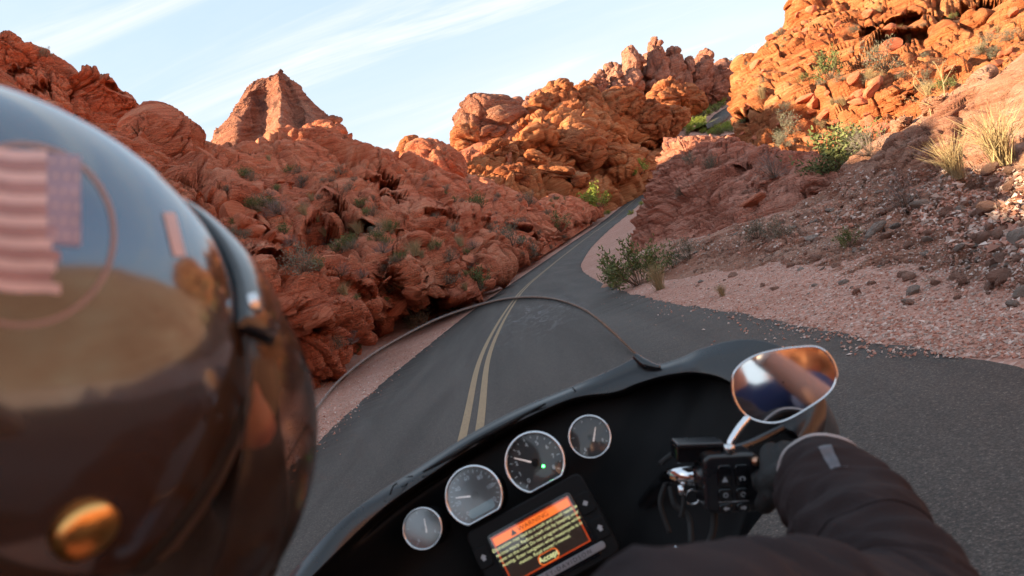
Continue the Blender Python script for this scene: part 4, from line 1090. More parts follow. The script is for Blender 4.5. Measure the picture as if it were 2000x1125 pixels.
rim_rows = [row(crest, 60, .16), row(crest, 8, .05), row(crest, 1, .008), row(crest, 0, 0), row(crest, 3, -.006),
            row([(a[0]*.55+b_[0]*.45, a[1]*.55+b_[1]*.45) for a, b_ in zip(crest, inner)], 0, -.022), row(inner, -2, -.032), row(inner, 1, -.03), row(inner, 5, -.015)]
rim_rows = [crom(r, 160) for r in rim_rows]
rim = grid_part('fairing_rim', crom(np.array(rim_rows), 60), satin)
face_d = np.interp(np.arange(19), [0, 3, 7, 10, 18], [1.08, 1.17, 1.23, 1.20, 1.06])
bowl_rows = [row(inner, 5, -.015), row(inner, 14, .03), np.array([P(x+bd[0]*34, y+bd[1]*34, max(d+.02, f)) for (x, y), d, f in zip(inner, Dc, face_d)])]
low = [(600+min(i, 15)*54, 1330-(i > 8)*(i-8)*21) for i in range(19)]
bowl_rows.append(np.array([P((x*.5+lx*.5), (y*.5+ly*.5), f+.02) for (x, y), (lx, ly), f in zip(inner, low, face_d)]))
bowl_rows.append(np.array([P(lx, ly, f-.04) for (lx, ly), f in zip(low, face_d)]))
bowl_rows = [crom(r, 120) for r in bowl_rows]
bowl = grid_part('dash_panel', crom(np.array(bowl_rows), 60), plastic)
skin_rows = [row(crest, 58, .158)]
for t_, dd_ in ((.25, .24), (.6, .22), (.9, .10)):
    skin_rows.append(np.array([P(x+(960-x)*t_, y+(1330-y)*t_, d_+dd_) for (x, y), d_ in zip(crest, Dc)]))
grid_part('outer_fairing', crom(np.array([crom(r, 80) for r in skin_rows]), 40), gloss_black)
# slot and flush lid in the lip
def on_rim(px, py, lift=.004):
    i = min(range(len(crest)), key=lambda k: (crest[k][0]-px)**2+(crest[k][1]-py)**2)
    return P(px, py, Dc[i]-.024-lift)
sl = [(826, 922), (870, 897), (920, 867), (970, 840), (1020, 813), (1066, 788)]
tube('vent_slot', [on_rim(x, y, .002) for x, y in sl], [.0015, .004, .005, .005, .004, .0015], plastic, n=8)
for q in (((785, 951), (800, 940), (806, 930), (792, 934)), ((762, 966), (768, 950), (776, 944)), ((1122, 776), (1124, 765), (1118, 757))):
    tube('lid_seam', [on_rim(x, y, .000) for x, y in q], .0012, plastic, n=6)
# windscreen
arc = [(500, 1010), (570, 880), (618, 800), (655, 752), (700, 712), (760, 672), (850, 625), (930, 597), (990, 583), (1050, 580), (1100, 588), (1150, 610), (1200, 652), (1232, 683), (1250, 698)]
arcD = [.98, 1.0, 1.03, 1.05, 1.07, 1.09, 1.12, 1.14, 1.15, 1.16, 1.17, 1.19, 1.22, 1.25, 1.275]
base = crom([P(x, y+3, d+.012) for (x, y), d in zip(crest[:9], Dc[:9])], 80)
arcp = crom([P(x, y, d) for (x, y), d in zip(arc, arcD)], 80)
mids = [base*(1-t)+arcp*t+CF[None, :]*(.05*math.sin(math.pi*t))*np.sin(np.linspace(0, math.pi, 80))[:, None] for t in np.linspace(0, 1, 14)]
ws = grid_part('windscreen', np.array(mids), shield_glass, solid=.004)
edge_m = simple('windscreen_edge', (.24, .19, .16), .25, coat=.5)
tube('windscreen_edge', arcp[:78], .0009, edge_m, parent=ws, n=8, samples=160)
tube('windscreen_clamp', [P(1240, 695, 1.262), P(1262, 712, 1.25), P(1290, 718, 1.235)], [.006, .010, .003], gloss_black)

# dials
def gauge(px, py, rpx, D, flat, needle_tip, needle_root, nums, ticks, lcd=False, lamp=None, icon=None, label=None):
    k = D/FPX; r = rpx*k; o_ = P(px, py, D)
    def outl(rr, n=72):
        pts = []
        for i in range(n):
            a = 2*math.pi*i/n; x = rr*math.cos(a); y = rr*math.sin(a)
            if flat and y < -rr*.80: y = -rr*.80
            pts.append((x, y))
        return pts
    body = prism('gauge', outl(r*.97), o_, AX, AY, AZ, -.06, -.006, plastic, bevel=0)
    if label: body['label'] = label
    prof = [(.90, -.006), (.90, .001), (.93, .0045), (.965, .0052), (1.0, .003), (1.005, -.004), (1.0, -.010)]
    G = np.array([[o_+AX*x+AY*y+AZ*z for x, y in outl(r*s)] for s, z in prof])
    grid_part('bezel', G, chrome, body, wrap=True)
    prism('dial', outl(r*.91), o_, AX, AY, AZ, -.0062, -.0050, dialface, body, bevel=0)
    V, F = [], []
    for i in range(ticks):
        a = R(222-264*i/(ticks-1)); L_ = .10 if i % 2 == 0 else .05
        d_ = np.array((math.cos(a), math.sin(a))); p_ = np.array((-d_[1], d_[0])); w_ = r*.010
        j = len(V)
        for rr, s in ((.84, -1), (.84, 1), (.84-L_, 1), (.84-L_, -1)):
            q = d_*r*rr+p_*w_*s; V.append(o_+AX*q[0]+AY*q[1]+AZ*-.0046)
        F.append((j, j+1, j+2, j+3))
    part('tick_marks', V, F, printw, body, smooth=False)
    for i, s in enumerate(nums):
        a = R(222-264*i/max(1, len(nums)-1)); q = (math.cos(a)*r*.62, math.sin(a)*r*.62)
        text('numeral', s, o_+AX*q[0]+AY*q[1], AX, AY, AZ, r*.20, printw, body, z=-.0046)
    if lcd:
        c_ = o_-AY*r*.50+AX*r*.02
        prism('trip_display', rrect(r*.95, r*.30, r*.13), c_, AX, AY, AZ, -.0050, -.0044, simple('lcd', (.16, .26, .28), .3), body, bevel=0)
    if icon: text('numeral', icon, o_+AY*r*.30-AX*r*.15, AX, AY, AZ, r*.28, printw, body, z=-.0046)
    a_ = P(*needle_root, D); b_ = P(*needle_tip, D)
    def flatp(p): v = p-o_; return o_+AX*(v@AX)+AY*(v@AY)/math.cos(TILT)*.98
    a_, b_ = flatp(a_), flatp(b_); d_ = (b_-a_)/np.linalg.norm(b_-a_); s_ = np.cross(AZ, d_)
    w_ = r*.030
    part('needle', [a_+s_*w_-AZ*.003, a_-s_*w_-AZ*.003, b_-s_*w_*.5-AZ*.003, b_+s_*w_*.5-AZ*.003, a_-AZ*.0018, b_-AZ*.0022], [(0, 1, 4), (1, 2, 5, 4), (2, 3, 5), (3, 0, 4, 5)], needle_m, body, smooth=False)
    prism('needle_hub', outl(r*.12, 20) if not flat else [(r*.13*math.cos(t), r*.13*math.sin(t)) for t in np.linspace(0, 6.28, 21)[:-1]], o_, AX, AY, AZ, -.005, -.0012, plastic, body, bevel=.0004)
    if lamp:
        c_ = flatp(P(*lamp, D))
        prism('indicator_lamp', [(.0019*math.cos(t), .0019*math.sin(t)) for t in np.linspace(0, 6.28, 13)[:-1]], c_, AX, AY, AZ, -.0045, -.0036, led, body, bevel=0)
    # slightly domed clear cover
    G = np.array([[o_+AX*x+AY*y+AZ*(.0012+.0016*(1-s*s)) for x, y in outl(r*.905*s)] for s in (.02, .3, .55, .75, .9, 1.0)])
    grid_part('cover_glass', G, cover_b if px < 1000 else cover, body, wrap=True)
    return body
gauge(826, 1032, 40, 1.13, False, (826.5, 1014), (833, 1040), ['E', '', 'F'], 9, label='leftmost small round dial', icon='')
gauge(926, 968, 58, 1.15, True, (888, 973), (924, 969), ['0', '20', '40', '60', '80', '100', '120'], 25, lcd=True, label='left large dial with its display strip')
gauge(1045, 903, 60, 1.16, True, (1003, 895), (1043, 904), ['0', '1', '2', '3', '4', '5', '6', '7', '8'], 17, lamp=(1061, 910), label='right large dial with a green lamp lit')
gauge(1152, 853, 42, 1.17, False, (1163, 834), (1159, 862), ['E', '', 'F'], 9, label='rightmost small round dial')

# display unit
Sc = P(1055, 1054, 1.12); ks = 1.12/FPX
unit = prism('display_unit', rrect(262*ks, 168*ks, 16*ks), Sc-AY*6*ks, AX, AY, AZ, -.05, -.004, plastic, bevel=.003)
prism('display_bezel', rrect(188*ks, 132*ks, 8*ks), Sc-AY*12*ks, AX, AY, AZ, -.0045, -.0015, gloss_black, unit, bevel=.001)
scr_bg = simple('screen_black', (.012, .010, .010), .35, emit=(.10, .05, .03), estr=.05)
scr_or = simple('screen_orange', (.25, .05, .01), .4, emit=(1.0, .19, .022), estr=.28)
scr_do = simple('screen_dark_orange', (.15, .02, .005), .4, emit=(1.0, .10, .012), estr=.10)
scr_tx = simple('screen_text', (.2, .2, .13), .4, emit=(.72, .74, .34), estr=.30)
scr_dk = simple('screen_dark_text', (.03, .008, .003), .5)
W_, H_ = 174*ks, 94*ks
def srect(name, x, y, w_, h_, mat, z, r_=.0004):
    return prism(name, rrect(w_, h_, r_, 3), Sc+AX*x+AY*y, AX, AY, AZ, z-.0002, z, mat, unit, bevel=0)
srect('screen_border', 0, 0, W_, H_, scr_do, -.0012)
srect('screen', 0, 0, W_*.965, H_*.94, scr_bg, -.0008)
srect('warning_strip', 0, H_*.385, W_*.965, H_*.165, scr_or, -.0004)
text('screen_text', 'WARNING', Sc+AX*W_*.02+AY*H_*.385, AX, AY, AZ, H_*.15, scr_dk, unit, z=-.0001)
xq, yq = -W_*.235, H_*.385
part('warning_triangle', [Sc+AX*(xq+a)+AY*(yq+b_)-AZ*.0001 for a, b_ in ((-H_*.07, -H_*.055), (H_*.07, -H_*.055), (0, H_*.07))], [(0, 1, 2)], scr_dk, unit, smooth=False)
for i, s in enumerate(('Distraction may lead to a crash and could result in', 'serious injury. Reduce crash risk by keeping your', 'eyes on the road. Do not program system while', 'moving. Enter navigation when motorcycle is in', 'motion. Read owner\'s manual.')):
    text('screen_text', s, Sc+AY*H_*(.24-.112*i), AX, AY, AZ, H_*.098, scr_tx, unit, z=-.0004)
bo = Sc-AY*H_*.37
G = np.array([[bo+AX*x+AY*y-AZ*.0003 for x, y in rrect(W_*.25*s, H_*.22*(1-(1-s)*1.6), H_*.10*s)] for s in (1.0, .93)])
grid_part('accept_button', G, scr_or, unit, wrap=True)
text('screen_text', 'Accept', bo, AX, AY, AZ, H_*.16, scr_tx, unit, z=-.0004, bold=.0002)
prism('screen_glass', rrect(W_*1.02, H_*1.03, .001), Sc, AX, AY, AZ, .0004, .0008, cover, unit, bevel=0)
bar_o = Sc-AY*(H_*.5+16*ks)+AX*10*ks
prism('name_bar', rrect(196*ks, 14*ks, 6.5*ks), bar_o, AX, AY, AZ, -.003, .001, simple('satin_silver', (.42, .40, .42), .35, metal=.8), unit, bevel=.0004)
text('lettering', 'HARLEY-DAVIDSON', bar_o, AX, AY, AZ, 12*ks, simple('letter_black', (.012, .012, .012), .5), unit, z=.0012, space=1.35)
# soft keys beside the screen
for x, y, kind in ((1143, 983, 'd'), (1172, 1030, 'h'), (943, 1090, 'h'), (975, 1145, 'd')):
    c_ = P(x, y, 1.12)
    v = c_-Sc; c_ = Sc+AX*(v@AX)+AY*(v@AY)
    b_ = prism('side_button', rrect(30*ks, 40*ks, 6*ks), c_, AX, AY, AZ, -.004, -.001, satin if False else plastic, unit, bevel=.001)
    s_ = 6.0*ks
    sh = [(0, s_), (s_, 0), (0, -s_), (-s_, 0)] if kind == 'd' else [(-s_*.6, -s_), (s_*.6, -s_), (s_*.6, 0), (s_*1.1, 0), (0, s_*1.1), (-s_*1.1, 0), (-s_*.6, 0)]
    prism('button_symbol', sh, c_, AX, AY, AZ, -.001, -.0006, printd, unit, bevel=0)

# mirror
Cm = P(1530, 752, .98)
tgt = Vector((.13, -.22, 1.30))
vin = Vector(Cm-CAM).normalized(); vout = (tgt-Vector(Cm)).normalized()
nM = np.array((vout-vin).normalized())
def onM(px, py, off=0):
    r_ = ray(px, py); t = ((Cm-CAM)@nM)/(r_@nM); return CAM+r_*t+nM*off
mo = [(1429, 736), (1438, 719), (1456, 703), (1487, 689), (1530, 680), (1566, 676), (1594, 676), (1615, 687), (1630, 708), (1636, 731), (1630, 755), (1612, 775), (1580, 797), (1544, 818), (1516, 827), (1487, 826), (1459, 815), (1440, 795), (1429, 767)]
mpts = np.array([onM(x, y) for x, y in mo])
loop = crom(np.concatenate([mpts[-2:], mpts, mpts[:2]]), 19*6+1, np.linspace(2, 21, 19*6+1))[:-1]
cen = loop.mean(0)
mirror = grid_part('mirror', np.array([[cen+(p-cen)*s+nM*z for p in loop] for s, z in ((1.0, 0), (1.01, -.008), (.93, -.022), (.6, -.034), (.05, -.038))]), chrome, wrap=True)
mirror['label'] = 'chrome backed round handlebar mirror'
nr_ = []
for s, z in ((.952, .0005), (.955, .0035), (.975, .0055), (.998, .004), (1.008, -.001), (1.0, -.004)):
    nr_.append([cen+(p-cen)*s+nM*z for p in loop])
grid_part('mirror_rim', np.array(nr_), chrome, mirror, wrap=True)
mg = simple('mirror_silver', (.82, .84, .86), .015, metal=1)
gl_ = grid_part('mirror_glass', np.array([[cen+(p-cen)*s+nM*.0015 for p in loop] for s in (.02, .5, .96)]), mg, mirror, wrap=True)
tube('mirror_stem', [P(1462, 815, .99), P(1443, 838, .985), P(1428, 862, .98), P(1424, 878, .98), P(1426, 905, .985)], [.0058, .0055, .0055, .006, .007], chrome)

# right hand controls
hb0 = P(1180, 960, 1.08)
tube('handlebar', [P(1240, 1010, 1.27), P(1285, 950, 1.16), P(1306, 931, 1.05), P(1335, 929, 1.0), P(1372, 929, .985)], [.0125, .0125, .013, .0135, .0135], chrome, n=24)
tube('bar_clamp', [P(1362, 929, .986), P(1392, 929, .975)], .020, satin, n=24)
swo = P(1432, 945, .955)
def rot_basis(deg):
    a = R(deg); return CR*math.cos(a)+CU*math.sin(a), -CR*math.sin(a)+CU*math.cos(a)
SX, SY = rot_basis(3); SZ = -CF
kq = .955/FPX
sw = prism('switch_housing', rrect(112*kq, 116*kq, 18*kq), swo, SX, SY, SZ, -.055, .0, satin, bevel=.006, seg=4)
for i, cx_ in enumerate((-17, 17)):
    for j, (cy_, hh_) in enumerate(((16, 44), (-20, 24), (-46, 18))):
        co = swo+SX*cx_*kq+SY*cy_*kq
        b_ = prism('rocker_button', rrect(27*kq, hh_*kq, 7*kq), co, SX, SY, SZ, -.002, .0035, gloss_black, sw, bevel=.0016, seg=3)
        ic = co+SZ*.0037
        t_ = 6*kq
        if (i, j) == (0, 0):
            part('symbol', [ic+SX*a*t_+SY*(b2*t_-.004) for a, b2 in ((-1, -.8), (1, -.8), (0, 1))], [(0, 1, 2)], printd, sw, smooth=False)
        elif (i, j) == (1, 0):
            G = np.array([[ic+SX*math.cos(a)*t_*s+SY*(math.sin(a)*t_*s*.8-.004) for a in np.linspace(R(-60), R(240), 14)] for s in (1, .6)]); grid_part('symbol', G, printd, sw)
        elif j == 1:
            G = np.array([[ic+SX*math.cos(a)*t_*s*.8+SY*math.sin(a)*t_*s*.8 for a in np.linspace(0, R(300) if i else R(360), 16)] for s in (1, .65)]); grid_part('symbol', G, printd, sw)
        else:
            sg = -1 if i == 0 else 1
            part('symbol', [ic+SX*a*t_*sg+SY*b2*t_ for a, b2 in ((-1, .35), (0, .35), (0, .8), (1, 0), (0, -.8), (0, -.35), (-1, -.35))], [(0, 1, 2, 3, 4, 5, 6)], printd, sw, smooth=False)
part('button_line', [swo+SX*x*kq+SY*y*kq+SZ*.0008 for x, y in ((-30, -33), (28, -33), (28, -35), (-30, -35))], [(0, 1, 2, 3)], printd, sw, smooth=False)
tube('throttle_grip', [P(1478, 938, .965), P(1500, 936, .955), P(1560, 930, .93), P(1622, 924, .905)], [.019, .0185, .0185, .020], rubber, n=24)
ro = P(1366, 884, .975); kr = .975/FPX
rv = prism('brake_reservoir', rrect(92*kr, 38*kr, 8*kr), ro, *rot_basis(2), SZ, -.035, .004, gloss_black, bevel=.004, seg=3)
prism('reservoir_cap', rrect(90*kr, 10*kr, 4*kr), ro+rot_basis(2)[1]*16*kr, *rot_basis(2), SZ, -.030, .008, satin, rv, bevel=.002)
tube('brake_lever', [P(1405, 890, .99), P(1430, 880, 1.0), P(1480, 860, 1.03), P(1530, 835, 1.04), P(1570, 815, 1.04)], [.006, .008, .007, .006, .007], satin, n=12)
tube('lever_pivot', [P(1424, 868, .965), P(1424, 884, .965)], .008, chrome_soft)
tube('housing_screw', [P(1477, 900, .945), P(1477, 903, .955)], .006, simple('copper_screw', (.55, .30, .20), .3, metal=1))
for q, r_ in (([(1310, 950, 1.03), (1318, 985, 1.02), (1345, 1010, 1.01), (1350, 1060, .99)], .0045), ([(1330, 940, 1.01), (1336, 975, 1.0), (1330, 1010, 1.0)], .0035), ([(1300, 945, 1.05), (1290, 985, 1.05), (1308, 1040, 1.04)], .004), ([(1395, 1000, .98), (1392, 1040, .98), (1370, 1090, .98)], .005), ([(1410, 870, .99), (1395, 862, 1.02), (1340, 870, 1.08), (1290, 905, 1.12)], .0045)):
    tube('control_cable', [P(*p) for p in q], r_, rubber, n=10)
tube('banjo_fitting', [P(1330, 948, .995), P(1334, 966, .99)], .006, chrome)
ringp = [P(1352+14*math.cos(t), 971+14*math.sin(t), 1.0) for t in np.linspace(0, 2*math.pi, 20)]
tube('chrome_ring', ringp, .0018, chrome, n=8)
tube('ignition_key', [P(1318, 1067, .99), P(1328, 1075, .985)], .004, chrome)
# turn signal pod behind the mirror and the far lamp
tube('signal_pod', [P(1536, 838, 1.10), P(1560, 832, 1.09), P(1582, 822, 1.08), P(1590, 820, 1.08)], [.012, .024, .028, .016], gloss_black, n=20)
tube('signal_lens', [P(1704, 908, 1.12), P(1712, 911, 1.11), P(1717, 914, 1.10)], [.004, .009, .004], simple('amber_lens', (.75, .42, .22), .2, coat=1))
tube('handlebar', [P(900, 1250, 1.15), P(780, 1270, 1.10), P(640, 1290, 1.02), P(520, 1330, .95)], .0135, chrome, n=20)
# tank and seat
def ell(name, c, rx_, ry_, rz_, mat, parent=None, n=40, X=None, Y=None, Z=None):
    X = AX if X is None else X; Y = BU_ if Y is None else Y; Z = CF if Z is None else Z
    u = np.linspace(0, 2*math.pi, n+1)[:-1]; v = np.linspace(.02, math.pi-.02, n//2)
    U_, V_ = np.meshgrid(u, v)
    G = c+(np.sin(V_)*np.cos(U_))[..., None]*X*rx_+(np.sin(V_)*np.sin(U_))[..., None]*Y*ry_+np.cos(V_)[..., None]*Z*rz_
    return grid_part(name, G, mat, parent, wrap=True, closeends=True)
def B(a, b, c): return CAM+BR_*a+BU_*b+CF*c
ell('fuel_tank', B(-.17, -.62, .72), .17, .15, .30, gloss_black)
ell('seat', B(-.17, -.78, .10), .20, .08, .42, plastic)

# ------------------------------------------------------------------ the rider
jacket_m = simple('black_fleece', (.034, .025, .026), .95, spec=.15, bump=.5, bscale=420, var=.25, vscale=14)
glove_m = simple('black_glove', (.009, .009, .010), .7, bump=.5, bscale=300)
skin_m = simple('skin', (.50, .24, .17), .5, spec=.4, var=.08, vscale=30)
navy = simple('navy_cloth', (.022, .035, .10), .9, spec=.2, bump=.3, bscale=500)
piping_m = simple('grey_piping', (.42, .38, .38), .55)
rider = empty('person', tuple(B(-.20, -.70, .12)), label='rider in a glossy dark helmet and black fleece jacket, right hand on the grip', cat='person')
bpy.context.view_layer.update()
def pp(name, V, F, mat, root, parent=None, smooth=True):
    o = pymesh(name, V, F, mat, None, smooth)
    o.parent = parent or root
    o.matrix_parent_inverse = Matrix() if parent is not None else Matrix.Translation(-Vector(root.location))
    return o
def body(name, chains, mat, root, voxel=.008, extra=(), smooth=6):
    """one continuous skin grown round limb centre lines: chains of (point, radius)"""
    bm = bmesh.new()
    for ch in chains:
        pts = [np.array(p) for p, r in ch]; rs = [r for p, r in ch]
        n_ = max(8, len(pts)*6)
        c = crom(pts, n_) if len(pts) > 2 else np.linspace(pts[0], pts[-1], n_); r_ = np.interp(np.linspace(0, 1, n_), np.linspace(0, 1, len(rs)), rs)
        V, F = [], []; tube_into(V, F, c, r_, 18)
        vs = [bm.verts.new(v) for v in V]
        for f in F: bm.faces.new([vs[i] for i in f])
        for q, rr in ((c[0], r_[0]), (c[-1], r_[-1])):
            m_ = Matrix.Translation(Vector(q)) @ Matrix.Scale(rr, 4)
            bmesh.ops.create_icosphere(bm, subdivisions=3, radius=1, matrix=m_)
    for q, X_, Y_, Z_ in extra:
        m_ = Matrix(((X_[0], Y_[0], Z_[0], q[0]), (X_[1], Y_[1], Z_[1], q[1]), (X_[2], Y_[2], Z_[2], q[2]), (0, 0, 0, 1)))
        bmesh.ops.create_icosphere(bm, subdivisions=3, radius=1, matrix=m_)
    me = bpy.data.meshes.new(name); bm.to_mesh(me); bm.free()
    t = link(bpy.data.objects.new('t', me))
    md = t.modifiers.new('r', 'REMESH'); md.mode = 'VOXEL'; md.voxel_size = voxel; md.use_smooth_shade = True
    ms = t.modifiers.new('s', 'SMOOTH'); ms.factor = .5; ms.iterations = smooth
    bpy.context.view_layer.update()
    m2 = bpy.data.meshes.new_from_object(t.evaluated_get(bpy.context.evaluated_depsgraph_get()))
    bpy.data.objects.remove(t)
    m2.name = name; m2.materials.clear(); m2.materials.append(mat)
    for p_ in m2.polygons: p_.use_smooth = True
    o = link(bpy.data.objects.new(name, m2)); o.parent = root; o.matrix_parent_inverse = Matrix.Translation(-Vector(root.location))
    return o
Hc = P(-128, 742, .345); HR = .1495
hf = BR_*-.124-BU_*.49+CF*.857; hf /= np.linalg.norm(hf)
hr = BR_-hf*(BR_@hf); hr /= np.linalg.norm(hr); hu = np.cross(hr, hf)
sh_r = B(-.045, -.245, .36); el_r = P(1770, 1265, .56); wr_r = P(1606, 922, .84); hd_r = P(1545, 928, .92)
sh_l = B(-.42, -.235, .30); el_l = B(-.62, -.42, .52); wr_l = B(-.56, -.28, .80); hd_l = B(-.53, -.25, .90)
neck = Hc-hu*.17-hf*.03; chest = B(-.225, -.33, .26); pelv = B(-.21, -.72, .13)
head_c = Hc-hu*.01+hf*.012
ff = CR*.62-CU*.22+CF*.75; ff /= np.linalg.norm(ff)            # the way the face looks, down the bend
fr_ = BR_-ff*(BR_@ff); fr_ /= np.linalg.norm(fr_); fu = np.cross(fr_, ff)
kn_r = B(-.02, -.72, .56); an_r = B(.06, -1.10, .50); kn_l = B(-.42, -.72, .56); an_l = B(-.50, -1.10, .50)
face_c = head_c+ff*.100
body('body', [
    [(pelv, .12), (B(-.215, -.52, .19), .11), (chest, .12), (B(-.235, -.2, .28), .07), (neck, .055), (head_c-fu*.06, .055)],
    [(B(-.14, -.235, .30), .06), (sh_r, .050), ((sh_r+el_r)/2, .045), (el_r, .042), ((el_r+wr_r)/2, .036), (wr_r, .027), (hd_r, .024)],
    [(B(-.32, -.235, .28), .06), (sh_l, .050), ((sh_l+el_l)/2, .045), (el_l, .042), (wr_l, .027), (hd_l, .024)],
    [(pelv, .10), (B(-.10, -.72, .34), .085), (kn_r, .06), ((kn_r+an_r)/2, .055), (an_r, .04), (an_r+CF*.16, .03)],
    [(pelv, .10), (B(-.34, -.72, .34), .085), (kn_l, .06), ((kn_l+an_l)/2, .055), (an_l, .04), (an_l+CF*.16, .03)],
    [(head_c+ff*.06, .05), (P(435, 770, .452), .020), (P(450, 800, .448), .018)], [(P(470, 760, .450), .010), (P(490, 800, .442), .012), (P(502, 838, .437), .0145), (P(476, 852, .440), .011)],
    [(face_c+fu*.015+ff*.02, .010), (face_c-fu*.012+ff*.042, .014)],
    [(face_c-fu*.055+ff*.012-fr_*.02, .010), (face_c-fu*.055+ff*.018, .011), (face_c-fu*.055+ff*.012+fr_*.02, .010)],
    [(face_c+fu*.03+ff*.012-fr_*.035, .008), (face_c+fu*.034+ff*.018-fr_*.012, .009)], [(face_c+fu*.03+ff*.012+fr_*.035, .008), (face_c+fu*.034+ff*.018+fr_*.012, .009)],
    [(head_c+fr_*.076+ff*.005-fu*.01, .016), (head_c+fr_*.082-ff*.012-fu*.03, .010)], [(head_c-fr_*.076+ff*.005-fu*.01, .016), (head_c-fr_*.082-ff*.012-fu*.03, .010)],
], skin_m, rider, .007, extra=[(head_c, fr_*.077, ff*.095, fu*.105), (head_c-fu*.06+ff*.045, fr_*.055, ff*.05, fu*.05)])
for s in (-1, 1):
    G = []
    o = pp('eye', *(lambda V, F: (V, F))(*(lambda: (lambda bm_: ([np.array(v.co)*.0125+face_c+fu*.016+ff*.012+fr_*s*.032 for v in bm_.verts], [tuple(v.index for v in f.verts) for f in bm_.faces]))((lambda b_: (bmesh.ops.create_icosphere(b_, subdivisions=2, radius=1), b_.verts.index_update(), b_)[2])(bmesh.new())))()), simple('eye_white', (.7, .68, .65), .2), rider)

body('face_mask', [[(head_c+ff*.06, .05), (P(460, 690, .475), .020), (P(478, 830, .475), .024), (P(470, 960, .465), .032), (P(440, 1080, .44), .036)], [(P(440, 1080, .44), .034), (neck, .06)], [(head_c+ff*.075-fu*.075, .045), (head_c+ff*.03-fu*.12, .055), (neck, .066)], [(head_c+ff*.085-fu*.06-fr_*.03, .028), (head_c+ff*.085-fu*.06+fr_*.03, .028)], [(head_c+ff*.03-fu*.08+fr_*.055, .030), (head_c+ff*.0-fu*.05+fr_*.065, .028)]], glove_m, rider, .006)
# jacket: torso and two sleeves with folds
def sleeve(pts, rad, nlen, seed, cuff=True):
    c = crom(pts, nlen); r_ = crom(np.array(rad)[:, None], nlen)[:, 0]
    n = 56
    tn = np.gradient(c, axis=0); tn /= np.linalg.norm(tn, axis=1)[:, None]
    arc_ = np.concatenate([[0], np.cumsum(np.linalg.norm(np.diff(c, axis=0), axis=1))])
    u = np.cross(tn[0], CU); u /= np.linalg.norm(u); G = []
    ang_ = np.linspace(0, 2*math.pi, n+1)[:-1]
    for k in range(nlen):
        u = u-tn[k]*(u@tn[k]); u /= np.linalg.norm(u); v = np.cross(tn[k], u)
        q = np.stack([np.cos(ang_)*.55+seed, np.sin(ang_)*.55, np.full(n, arc_[k]*21)], 1)
        q2 = np.stack([np.cos(ang_)*1.1+seed, np.sin(ang_)*1.1, np.full(n, arc_[k]*34)], 1)
        env = np.clip(arc_[k]/.05, .2, 1)
        f = .0175*env*ridged(q+.3*fbm(q, 2, 3)[:, None], 2, 5)+.0050*fbm(q2, 2, 9)
        rr = r_[k]+f*np.clip((arc_[-1]-arc_[k])/.03, .15, 1)
        G.append(c[k]+np.outer(np.cos(ang_)*rr, u)+np.outer(np.sin(ang_)*rr, v))
    return np.array(G), c, r_
def gpart(name, G, mat, root, parent=None, wrap=True):
    nv, nu = G.shape[:2]
    return pp(name, [tuple(v) for v in G.reshape(-1, 3)], [tuple(int(i) for i in f) for f in gridfaces(nu, nv, wrap=wrap)], mat, root, parent)
wr_end = wr_r*.55+hd_r*.45*1.0
G, c_, r_ = sleeve([B(-.17, -.25, .32), sh_r, sh_r*.5+el_r*.5+BU_*.012, el_r, el_r*.5+wr_r*.5+CR*.008, wr_r*.85+el_r*.15, wr_r], [.088, .080, .070, .067, .061, .054, .049], 200, 2.0)
slv = gpart('jacket_sleeve', G, jacket_m, rider); slv['label'] = 'right sleeve of black fleece with a grey cuff seam and a reflective tab'
# inner turn of the cuff and its grey piping
endr = G[-1]; cc = endr.mean(0)
gpart('cuff_lining', np.array([endr, cc+(endr-cc)*.93+(wr_r-el_r)/np.linalg.norm(wr_r-el_r)*.002, cc+(endr-cc)*.80-(wr_r-el_r)/np.linalg.norm(wr_r-el_r)*.01]), glove_m, rider, slv)
V, F = [], []; q = G[-7]; q = (q-q.mean(0))*1.012+q.mean(0); tube_into(V, F, np.concatenate([q, q[:1]]), .0024, 8); pp('piping', V, F, piping_m, rider, slv)
for f_ in (.47, .62):
    k = int(200*f_); q = (G[k]-G[k].mean(0))*1.006+G[k].mean(0); V, F = [], []; tube_into(V, F, np.concatenate([q, q[:1]]), .0011, 6); pp('seam', V, F, jacket_m, rider, slv)
# reflective tab on top of the cuff (flat print on the sleeve)
def facing(px, py, Gr, k0, k1):
    r_0 = ray(px, py); r_0 = r_0/np.linalg.norm(r_0)
    best = None
    for k in range(k0, k1):
        v = Gr[k]-CAM; d = np.linalg.norm(v-np.outer(v@r_0, r_0), axis=1)+.02*np.maximum(0, (v@r_0)-((Gr[k].mean(0)-CAM)@r_0))*50
        j = d.argmin()
        if best is None or d[j] < best[0]: best = (d[j], k, j)
    return best[1], best[2]
kk, jj = facing(1612, 885, G, 150, 195)
tab_m = simple('reflective_tab', (.11, .105, .12), .45, var=.5, vscale=120)
tabG = np.array([[(G[k][(jj+j) % 56]-G[k].mean(0))*1.012+G[k].mean(0) for j in range(-1, 2)] for k in range(kk-14, kk+5)])
gpart('reflective_tab', tabG, tab_m, rider, slv, wrap=False)
G2, _, _ = sleeve([B(-.30, -.25, .30), sh_l, sh_l*.5+el_l*.5, el_l, el_l*.5+wr_l*.5, wr_l], [.085, .078, .072, .074, .066, .052], 90, 5.0)
gpart('jacket_sleeve', G2, jacket_m, rider)
body('jacket', [[(pelv+BU_*.02, .135), (B(-.215, -.52, .19), .13), (chest, .135), (B(-.23, -.245, .27), .095), (B(-.235, -.215, .27), .075)],
     [(B(-.36, -.255, .28), .080), (B(-.23, -.26, .28), .10), (B(-.08, -.26, .33), .080)]], jacket_m, rider, .009)
